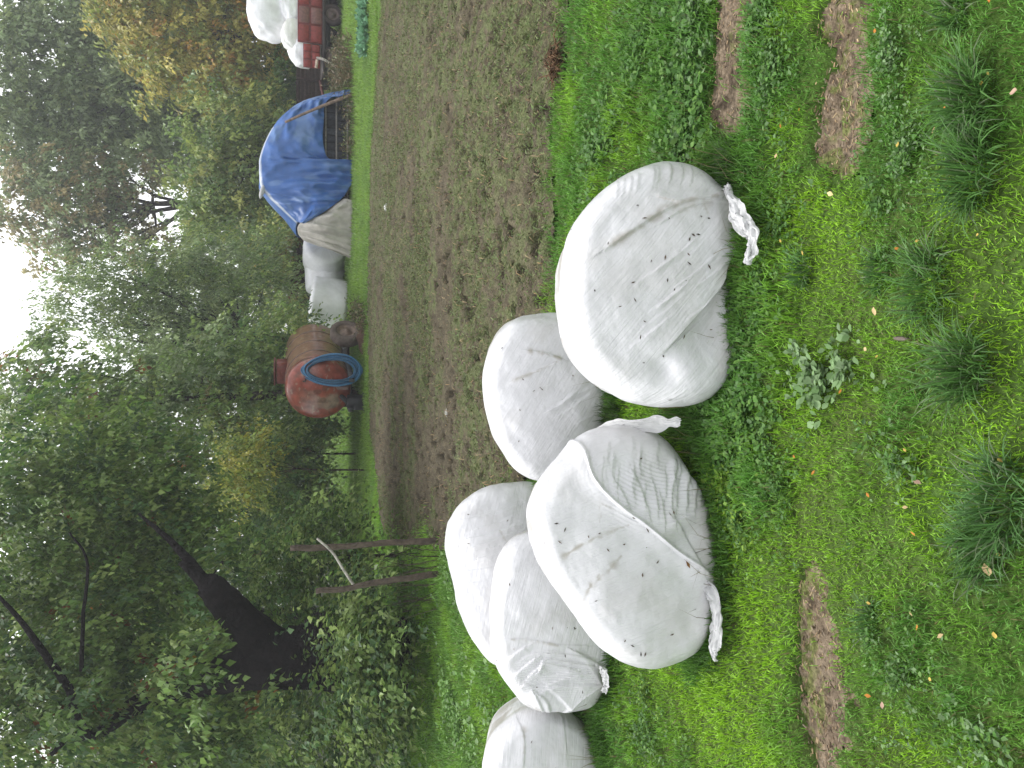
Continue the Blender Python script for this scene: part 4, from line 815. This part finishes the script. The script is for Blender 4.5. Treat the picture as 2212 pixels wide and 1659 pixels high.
m = MB(); y = QY - .15; m.tube(spline([at(683, 125, y + .2), at(698, 128, y), at(712, 136, y), at(727, 146, y)], 16), np.linspace(.05, .035, 16), 8, (.62, .56, .52)); tag(m.build('strap', M_FLAP, origin=at(705, 132, y)), 'pale plastic strap dangling from the front of the trailer', 'strap')
c = at(684, 138, QY); m = MB(); m.tube([c + (-.14, 0, .02), c + (0, 0, 0), c + (.14, 0, -.01)], [.05, .055, .05], 10, (.62, .48, .40)); tag(m.build('log', M_WOOD, origin=c), 'short pale log end sticking out below the drooping bale', 'log')
m = MB(); y = QY + 4; x0, x1 = at(660, 225, y)[0], at(660, 120, y)[0]; zt = at(640, 170, y)[2]
for k in range(7): m.box(((x0 + x1) / 2 + g.normal(0, .04), y + g.normal(0, .01), .55 + (zt - .55) * (k + .5) / 7), (x1 - x0, .05, (zt - .55) / 7 * .995), roty(g.normal(0, .006)), np.array([.055, .036, .028]) * g.uniform(.6, 1.4), .006)
for q in (.03, .5, .97): m.box((x0 + (x1 - x0) * q, y - .06, zt / 2), (.10, .09, zt), None, (.05, .03, .025), .01)
tag(m.build('plank_barrier', M_WOOD, origin=((x0 + x1) / 2, y, 0)), 'dark brown plank barrier between the trailer and the blue tarpaulin', 'barrier')
y = QY + 3; c = at(645, 545, y); m = MB()
for _ in range(70):
    p = at(g.uniform(632, 668), g.uniform(512, 640), y + g.uniform(-.5, .8)); a = g.uniform(-.5, .5); l = g.uniform(.4, 1.1); d = np.array([math.cos(a), g.uniform(-.6, .6), math.sin(a) * .4]); m.tube([p - d * l / 2, p + d * .05, p + d * l / 2], [.05, .06, .035], 6, np.array([.06, .035, .026]) * g.uniform(.5, 2.0))
for _ in range(60):
    p = at(g.uniform(665, 700), g.uniform(515, 640), y + g.uniform(-.4, .8)); d = np.array([1, g.uniform(-.5, .5), g.uniform(-.2, .2)]); m.tube([p - d * .5, p + d * .5], .06, 6, np.array([.05, .03, .024]) * g.uniform(.5, 1.8))
tag(m.build('brush_pile', M_WOOD, origin=(c[0], c[1], 0)), 'dark brown pile of cut branches behind the far white bales', 'brush pile')

# ------------------------------------------------------------------ trees and bushes
def foliage(mb, clumps, y, size, pal, per=20, droop=(.2, 1.1), twig=(.5, 1.0), asp=.85, ydep=1.0, seed=0, accent=None, dens=1.0):
    """leaves strung along drooping twigs that fill ellipsoid clumps"""
    g = np.random.default_rng(seed); pal = np.asarray(pal)
    for u, v, ru, rv, *rest in clumps:
        dy = rest[0] if rest else 0; yy = y + dy; c = at(u, v, yy); a, b = pxm(rv, yy), pxm(ru, yy); d = (a + b) / 2 * ydep
        area = PI * a * b; nt_ = max(12, int(area * 4.8 * dens / (size * size * .42 * per))); q = g.normal(size=(nt_, 3)); q /= np.linalg.norm(q, axis=1)[:, None]; q *= (g.random(nt_) ** .42)[:, None]
        lump = fbm(q[:, 0] * 2.2 + seed, q[:, 1] * 2.2, q[:, 2] * 2.2, seed, 3); q = q * (.62 + .75 * lump)[:, None]
        k = lump > .30; q = q[k]; nt_ = len(q)
        P0 = c + q * (a, d, b); az = np.arctan2(q[:, 1] + g.normal(0, .5, nt_), q[:, 0] + g.normal(0, .5, nt_)); dr = g.uniform(droop[0] - .5, droop[1] - .2, nt_); L = g.uniform(*twig, nt_)
        t = np.linspace(.05, 1, per)[None] + g.normal(0, .03, (nt_, per)); fx, fy = np.cos(az)[:, None], np.sin(az)[:, None]
        el = -dr[:, None] * (t * 1.3 - .3)
        X_ = P0[:, :1] + fx * np.cos(el) * t * L[:, None]; Y_ = P0[:, 1:2] + fy * np.cos(el) * t * L[:, None]; Z_ = P0[:, 2:] + np.sin(el) * t * L[:, None]
        P = np.stack([X_, Y_, Z_], -1).reshape(-1, 3) + g.normal(0, size * .45, (nt_ * per, 3)); n = len(P)
        ok = P[:, 2] > .03; sh = np.repeat(g.uniform(.72, 1.3, nt_), per)[:, None]; pi_ = np.repeat(g.integers(0, len(pal), nt_), per)
        col = pal[pi_] * sh * g.uniform(.75, 1.3, (n, 1))
        if accent is not None:
            m = np.repeat(g.random(nt_) < accent[1], per); ac = np.asarray(accent[0]); col[m] = ac[g.integers(0, len(ac), m.sum())] * g.uniform(.7, 1.2, (m.sum(), 1))
        laz = np.repeat(az, per) + g.choice([-1, 1], n) * g.uniform(.3, 1.3, n); lel = -g.uniform(droop[0], droop[1], n)
        V, Fs, C = leaves(P[ok], laz[ok], lel[ok], g.uniform(.65, 1.25, n)[ok] * size, asp * g.uniform(.75, 1.2, ok.sum()), col[ok], g.normal(0, .35, ok.sum())); mb.add(V, Fs, C)
def bark(mb, paths, y, col=(.035, .027, .022), seed=1):
    for P in paths:
        L = np.array([at(p[0], p[1], y + (p[3] if len(p) > 3 else 0)) for p in P]); r = np.array([pxm(p[2], y) for p in P]); n = max(8, 5 * len(P)); L = spline(L, n); r = np.interp(np.linspace(0, 1, n), np.linspace(0, 1, len(P)), r)
        L[1:-1] += np.random.default_rng(seed).normal(0, np.minimum(r[1:-1, None], .08) * .10, (n - 2, 3)); mb.tube(L, r, 12 if r.max() > .1 else 6, np.asarray(col))
    for V, i in zip(mb.V, range(len(mb.V))):
        k = fbm(V[:, 0] * 12, V[:, 1] * 12, V[:, 2] * 2.5, seed, 3)[:, None]; mb.C[i] = mb.C[i] * (.55 + .9 * k)
def limbs(base, clumps, y, r):            # one tapering limb from the trunk top into every clump
    return [[(base[0], base[1], r), ((base[0] + c[0]) / 2 + 12, (base[1] + c[1]) / 2 + (c[1] - base[1]) * .12, r * .45), (c[0], c[1], r * .12, (c[4] if len(c) > 4 else 0))] for c in clumps]
TG = 'trees and bushes behind the field'
def tree(name, label, cat, y, trunk, clumps, size, pal, extra=(), bcol=(.04, .032, .026), seed=0, lr=None, auto=True, **kw):
    x0 = at(trunk[0][0], trunk[0][1], y)[0]; root = thing(name, (x0, y, 0), label, cat, TG); tr = list(trunk); gz = 1106 + F * math.tan(-PITCH + math.atan(CAM_H / y)); tr.insert(0, (gz + 6 + (10 if y < 14 else 0), trunk[0][1], trunk[0][2] * 1.25) + tuple(trunk[0][3:]))
    m = MB(); bark(m, [tr] + (limbs(trunk[-1], clumps, y, lr or trunk[-1][2] * .7) if auto else []) + list(extra), y, bcol, seed + 1); m.build('trunk' if cat == 'tree' else 'stems', M_BARK, root)
    m = MB(); foliage(m, clumps, y, size, pal, seed=seed, **kw); m.build('crown' if cat == 'tree' else 'foliage', M_LEAF, root, smooth=False); return root
DK = [(.13, .225, .055), (.165, .265, .065), (.085, .165, .055), (.25, .33, .095)]
MD = [(.18, .275, .075), (.22, .31, .085), (.14, .22, .075), (.28, .35, .10)]
GY = [(.30, .38, .185), (.26, .34, .17), (.36, .43, .19), (.29, .36, .195)]
OL = [(.40, .37, .09), (.34, .36, .095), (.45, .39, .10), (.28, .34, .09)]
BR = [(.11, .20, .045), (.14, .25, .05), (.09, .17, .04)]
AUT = [(.30, .11, .03), (.26, .17, .04), (.20, .08, .04)]
tree('broad_tree', 'dark-leaved tree with a thick forked trunk at the left, nearest of all trees', 'tree', 13,
     [(690, 1416, 62, -1.4), (620, 1420, 57, -1.4), (560, 1432, 50, -1.2), (500, 1450, 40, -.8), (400, 1475, 32, -.2)],
     [(110, 1520, 190, 200), (300, 1580, 170, 150, .8), (440, 1560, 120, 110, .5), (430, 1640, 120, 100, -.5), (150, 1330, 190, 170, 1), (330, 1330, 130, 130, 1.5), (120, 1130, 170, 150, 1.2), (300, 1150, 130, 120, 1.6), (420, 1180, 90, 100, 1.8), (90, 960, 120, 110, 1.5), (250, 985, 110, 110, 1.8), (380, 1040, 90, 90, 1.8), (520, 1560, 60, 60, -.4), (585, 1540, 34, 30, -1.6), (440, 1480, 46, 50, -2.0), (390, 1440, 55, 60, -1.8), (350, 1530, 60, 60, -1.2), (410, 1280, 50, 50, -.6), (-60, 1250, 140, 300, 1), (-60, 1600, 140, 160)],
     .125, DK + MD[:2], extra=[[(590, 1405, 42, -1.4), (530, 1350, 34, -1.5), (485, 1300, 29, -1.6), (455, 1268, 24, -1.6), (440, 1255, 14, -1.6), (390, 1215, 5, -1.5)], [(400, 1475, 30), (300, 1520, 20), (203, 1587, 11), (173, 1569, 9, -.6), (156, 1502, 8, -.8), (144, 1481, 7, -.9), (88, 1399, 6, -1), (29, 1322, 4, -1), (-60, 1230, 1.2, -1)], [(173, 1569, 7, -.6), (140, 1600, 5, -.9), (109, 1631, 4, -1)], [(176, 1449, 4, -1), (180, 1330, 3.5, -1.1), (188, 1213, 2.5, -1.2), (150, 1150, 1.5, -1.2)], [(455, 1268, 12, -1.6), (380, 1180, 7, -1.2), (300, 1110, 2, -.8)]],
     bcol=(.011, .009, .009), seed=700, auto=False, accent=(AUT, .018), twig=(.4, .8), droop=(.35, 1.2))
tree('tall_tree', 'tall dark tree filling the gap behind the thick forked trunk', 'tree', 23, [(740, 1330, 20), (520, 1330, 16), (380, 1320, 12)],
     [(120, 1450, 190, 230), (330, 1500, 190, 220), (150, 1180, 190, 200), (380, 1200, 180, 180), (520, 1400, 130, 220), (560, 1150, 110, 160), (90, 1000, 120, 120), (560, 1600, 120, 130)], .20, DK, seed=710, accent=(AUT, .012), dens=.85)
tree('slender_tree', 'feathery grey-green tree between the bright sky gap and the dark left tree', 'tree', 21.5, [(700, 850, 11), (520, 856, 9), (420, 862, 7)],
     [(110, 850, 110, 80), (215, 880, 110, 90), (320, 830, 90, 80), (60, 790, 50, 50), (400, 890, 90, 80), (430, 800, 70, 70), (20, 880, 60, 80)], .17, MD + GY[:2], seed=720, dens=1.0, lr=3, accent=(AUT, .02))
tree('willow_tree', 'loose willow with dark fanning branches beside the sky gap, above the red tank', 'tree', 27, [(690, 735, 12), (560, 728, 10), (520, 722, 9)],
     [(160, 640, 80, 70), (250, 600, 80, 70), (300, 700, 90, 70), (390, 640, 90, 70), (470, 690, 80, 70), (470, 580, 90, 70), (570, 620, 80, 90), (570, 760, 70, 70), (100, 690, 45, 40), (380, 760, 70, 60), (330, 620, 60, 60), (400, 560, 60, 50), (240, 700, 60, 50)], .17, MD + GY, seed=730, dens=1.4, lr=3,
     extra=[[(520, 722, 8), (440, 690, 6), (370, 640, 4), (280, 600, 2)], [(520, 722, 7), (430, 735, 5), (330, 740, 3), (240, 730, 1.5)], [(540, 725, 6), (480, 650, 5), (440, 600, 3), (400, 560, 1.5)], [(500, 715, 5), (400, 700, 4), (300, 690, 2)]], asp=.5)
tree('tall_tree', 'tall grey-green tree at the top right corner of the tree line', 'tree', 42, [(650, 190, 13), (420, 190, 11), (300, 190, 9)],
     [(110, 170, 130, 140), (240, 100, 130, 120), (270, 260, 130, 130), (330, 180, 120, 150), (60, 290, 110, 110), (150, 330, 120, 100), (-50, 200, 120, 200), (390, 280, 90, 110), (40, 110, 70, 80), (60, 40, 60, 60), (170, 20, 110, 90), (430, 120, 90, 110)], .30, GY, seed=740, dens=1.1, lr=3)
tree('tall_tree', 'tall tan-tinged tree between the grey-green tree and the sky gap', 'tree', 40, [(640, 450, 8), (430, 440, 6.5), (330, 440, 5)],
     [(110, 410, 110, 90), (60, 470, 80, 60), (170, 490, 110, 70), (260, 500, 60, 50), (210, 420, 90, 60), (120, 550, 70, 40), (320, 530, 50, 50), (300, 400, 50, 40)], .27, GY[:2] + [(.40, .33, .17), (.32, .29, .16)], seed=750, dens=1.0, lr=4,
     extra=[[(430, 440, 6), (340, 455, 4), (270, 470, 3), (200, 500, 1.5)], [(420, 440, 5), (350, 490, 3.5), (300, 530, 2)], [(410, 440, 4), (330, 420, 3), (280, 385, 1.5)], [(380, 470, 3), (310, 500, 2), (250, 540, 1.2)]])
tree('autumn_tree', 'yellowing autumn tree behind the trailer load at the right', 'tree', 33, [(680, 70, 12), (560, 70, 10), (480, 75, 9)],
     [(300, 50, 100, 90), (360, 140, 100, 80), (420, 40, 110, 90), (470, 140, 90, 90), (540, 50, 100, 90), (520, 180, 80, 70), (290, -80, 120, 120), (480, -80, 120, 120), (590, 130, 60, 60), (230, 10, 50, 60), (620, 30, 60, 90)], .23, OL, seed=760, lr=3, accent=([(.48, .27, .05), (.44, .31, .08)], .12))
tree('olive_tree', 'olive-green bushy tree rising behind the blue tarpaulin', 'tree', 31, [(690, 330, 12), (600, 330, 10), (530, 330, 9)],
     [(470, 270, 100, 80), (420, 350, 70, 70), (520, 350, 90, 80), (560, 260, 80, 70), (490, 430, 90, 70), (590, 430, 70, 70), (440, 450, 60, 50), (600, 340, 70, 80), (400, 440, 40, 40), (540, 480, 70, 60)], .21, OL[1:2] + OL[3:] + MD, seed=770, lr=3)
tree('round_bush', 'dark green bush between the willow and the red tank', 'bush', 22.5, [(720, 800, 2.5), (680, 800, 2)],
     [(490, 790, 90, 70), (570, 810, 90, 80), (540, 880, 90, 80), (640, 860, 70, 80), (610, 730, 80, 60), (660, 780, 70, 80), (690, 880, 50, 70)], .15, DK[1:] + MD, seed=780)
tree('round_bush', 'tall leafy bush left of the red tank at the end of the grass strip', 'bush', 20.5, [(730, 980, 2.2), (690, 980, 1.8)],
     [(600, 960, 90, 80), (665, 980, 60, 90), (630, 1060, 80, 90), (672, 1080, 55, 80), (560, 1080, 70, 80), (470, 930, 70, 70), (672, 1140, 55, 60)], .13, MD + DK[1:3], seed=790, accent=([(.16, .15, .05)], .06))
tree('yellow_shrub', 'yellow-green shrub glowing in front of the dark left trees', 'bush', 18.4, [(700, 1015, 2), (640, 1012, 1.5)],
     [(490, 1000, 45, 45), (530, 1035, 45, 45), (555, 990, 40, 40), (460, 1035, 35, 35)], .10, [(.34, .37, .07), (.26, .34, .08), (.40, .38, .07)], seed=800)
tree('nettle_bush', 'dark leafy undergrowth in front of the thick forked trunk', 'bush', 11.6, [(830, 1420, 4), (790, 1420, 3)],
     [(770, 1330, 60, 80), (790, 1450, 65, 90, -1.3), (765, 1370, 75, 70, -1.1), (740, 1500, 70, 70, -1.2), (835, 1400, 35, 120, -1.6), (830, 1510, 40, 100, -1.5), (790, 1410, 60, 80, -1.7), (725, 1570, 95, 80), (790, 1610, 60, 90), (660, 1610, 90, 90), (820, 1500, 35, 80)], .10, DK[1:] + MD[:2], seed=810, dens=1.7, droop=(-.3, .9), asp=1.0)
tree('nettle_bush', 'leafy undergrowth behind the two wooden fence posts', 'bush', 12.6, [(810, 1200, 4), (770, 1200, 3)],
     [(700, 1140, 80, 70), (760, 1210, 65, 80), (690, 1250, 95, 90), (770, 1290, 55, 70), (620, 1200, 70, 70), (630, 1300, 60, 60), (560, 1240, 50, 60)], .10, DK[1:] + MD[:2] + BR[:1], seed=820, droop=(-.3, .9), asp=1.0)
tree('green_bush', 'fresh green low bush behind the plank barrier', 'bush', 32.5, [(670, 190, 4), (650, 190, 3)],
     [(600, 170, 45, 50), (615, 225, 40, 50), (640, 130, 35, 45), (650, 260, 35, 50), (640, 200, 45, 60)], .16, BR, seed=830)
tree('low_bush', 'olive low bush behind the far white bales', 'bush', 29, [(680, 560, 5), (650, 560, 4)],
     [(600, 510, 60, 60), (590, 580, 60, 60), (630, 640, 55, 60), (640, 450, 50, 60), (660, 700, 40, 60)], .17, MD + OL[1:2], seed=840, accent=(AUT[1:], .05))
g = np.random.default_rng(31); m = MB(); cl = []
for v in range(-420, 2100, 60):
    for u in (660, 560, 460, 370, 280, 180):
        lim = 400 if 340 < v < 580 else (330 if v < 800 and v > 500 else (250 if 800 <= v < 900 else 100))
        if u >= lim: cl.append((u + g.uniform(-25, 25), v + g.uniform(-20, 20), 70, 70, g.uniform(-3, 6)))
foliage(m, cl, 54, .55, GY + MD[:2], seed=850, dens=.8, per=14, twig=(1, 2))
tag(m.build('distant_wood', M_LEAF, smooth=False), 'distant grey-green woodland closing the view behind the trees', 'woodland', kind='stuff')
# blue-green cabbage-like plant and brown dead weeds on the grass strip
c = gp(795, 35); m = MB()
for k in range(70):
    n = 16; q = c + np.array([g.uniform(-.9, .8), g.uniform(-.55, .45), 0]); V, Fs, C = leaves(np.repeat(q[None], n, 0) + (0, 0, .08) + g.normal(0, .04, (n, 3)), g.uniform(0, 6.3, n), g.uniform(.0, 1.4, n), g.uniform(.08, .2, n), g.uniform(.6, 1.0, n), np.array([.17, .34, .20]) * g.uniform(.5, 1.4, (n, 1)), g.normal(0, .6, n), False); m.add(V, Fs, C)
tag(m.build('leafy_plant', M_WEED, smooth=False, origin=c), 'blue-green leafy cabbage-like plant on the grass strip near the trailer', 'plant')
m = MB()
for u0, u1, v0, v1, n, hh in ((735, 768, 80, 200, 260, .5), (745, 772, 200, 345, 160, .4), (770, 795, 655, 715, 90, .3), (745, 770, 130, 190, 150, .7)):
    for _ in range(n):
        b = gp(g.uniform(u0, u1), g.uniform(v0, v1)); h = hh * g.uniform(.4, 1.1); d = g.normal(0, .12, 2); k = 5; L = spline([b, b + (d[0] * .4, d[1] * .4, h * .6), b + (d[0] * 1.5, d[1], h)], 5); col = np.array([(.15, .10, .05), (.11, .12, .05), (.09, .11, .04), (.18, .13, .07)][g.integers(0, 4)]) * g.uniform(.6, 1.2)
        m.tube(L, np.linspace(.008, .003, 5), 4, col, cap=False); V, Fs, C = leaves(L[1:] + g.normal(0, .02, (4, 3)), g.uniform(0, 6.3, 4), g.uniform(-.6, .8, 4), g.uniform(.06, .15, 4), .6, np.repeat(col[None] * 1.2, 4, 0)); m.add(V, Fs, C)
tag(m.build('dead_weeds', M_WEED), 'brown dead weeds standing on the grass strip before the wagon and trailer', 'weeds', kind='stuff')





# ------------------------------------------------------------------ damp air
HAZE = .002
hm = bpy.data.materials.new('haze'); hm.use_nodes = True; hn = hm.node_tree; hn.nodes.remove(hn.nodes['Principled BSDF'])
pv = hn.nodes.new('ShaderNodeVolumePrincipled'); pv.inputs['Density'].default_value = HAZE; pv.inputs['Color'].default_value = (.93, .95, 1, 1); pv.inputs['Anisotropy'].default_value = .2
hn.links.new(pv.outputs[0], hn.nodes['Material Output'].inputs['Volume'])
m = MB(); m.box((0, 130, 18), (420, 420, 42)); o = m.build('haze', hm, smooth=False); tag(o, kind='stuff'); o['label'] = 'thin damp haze softening the far trees'
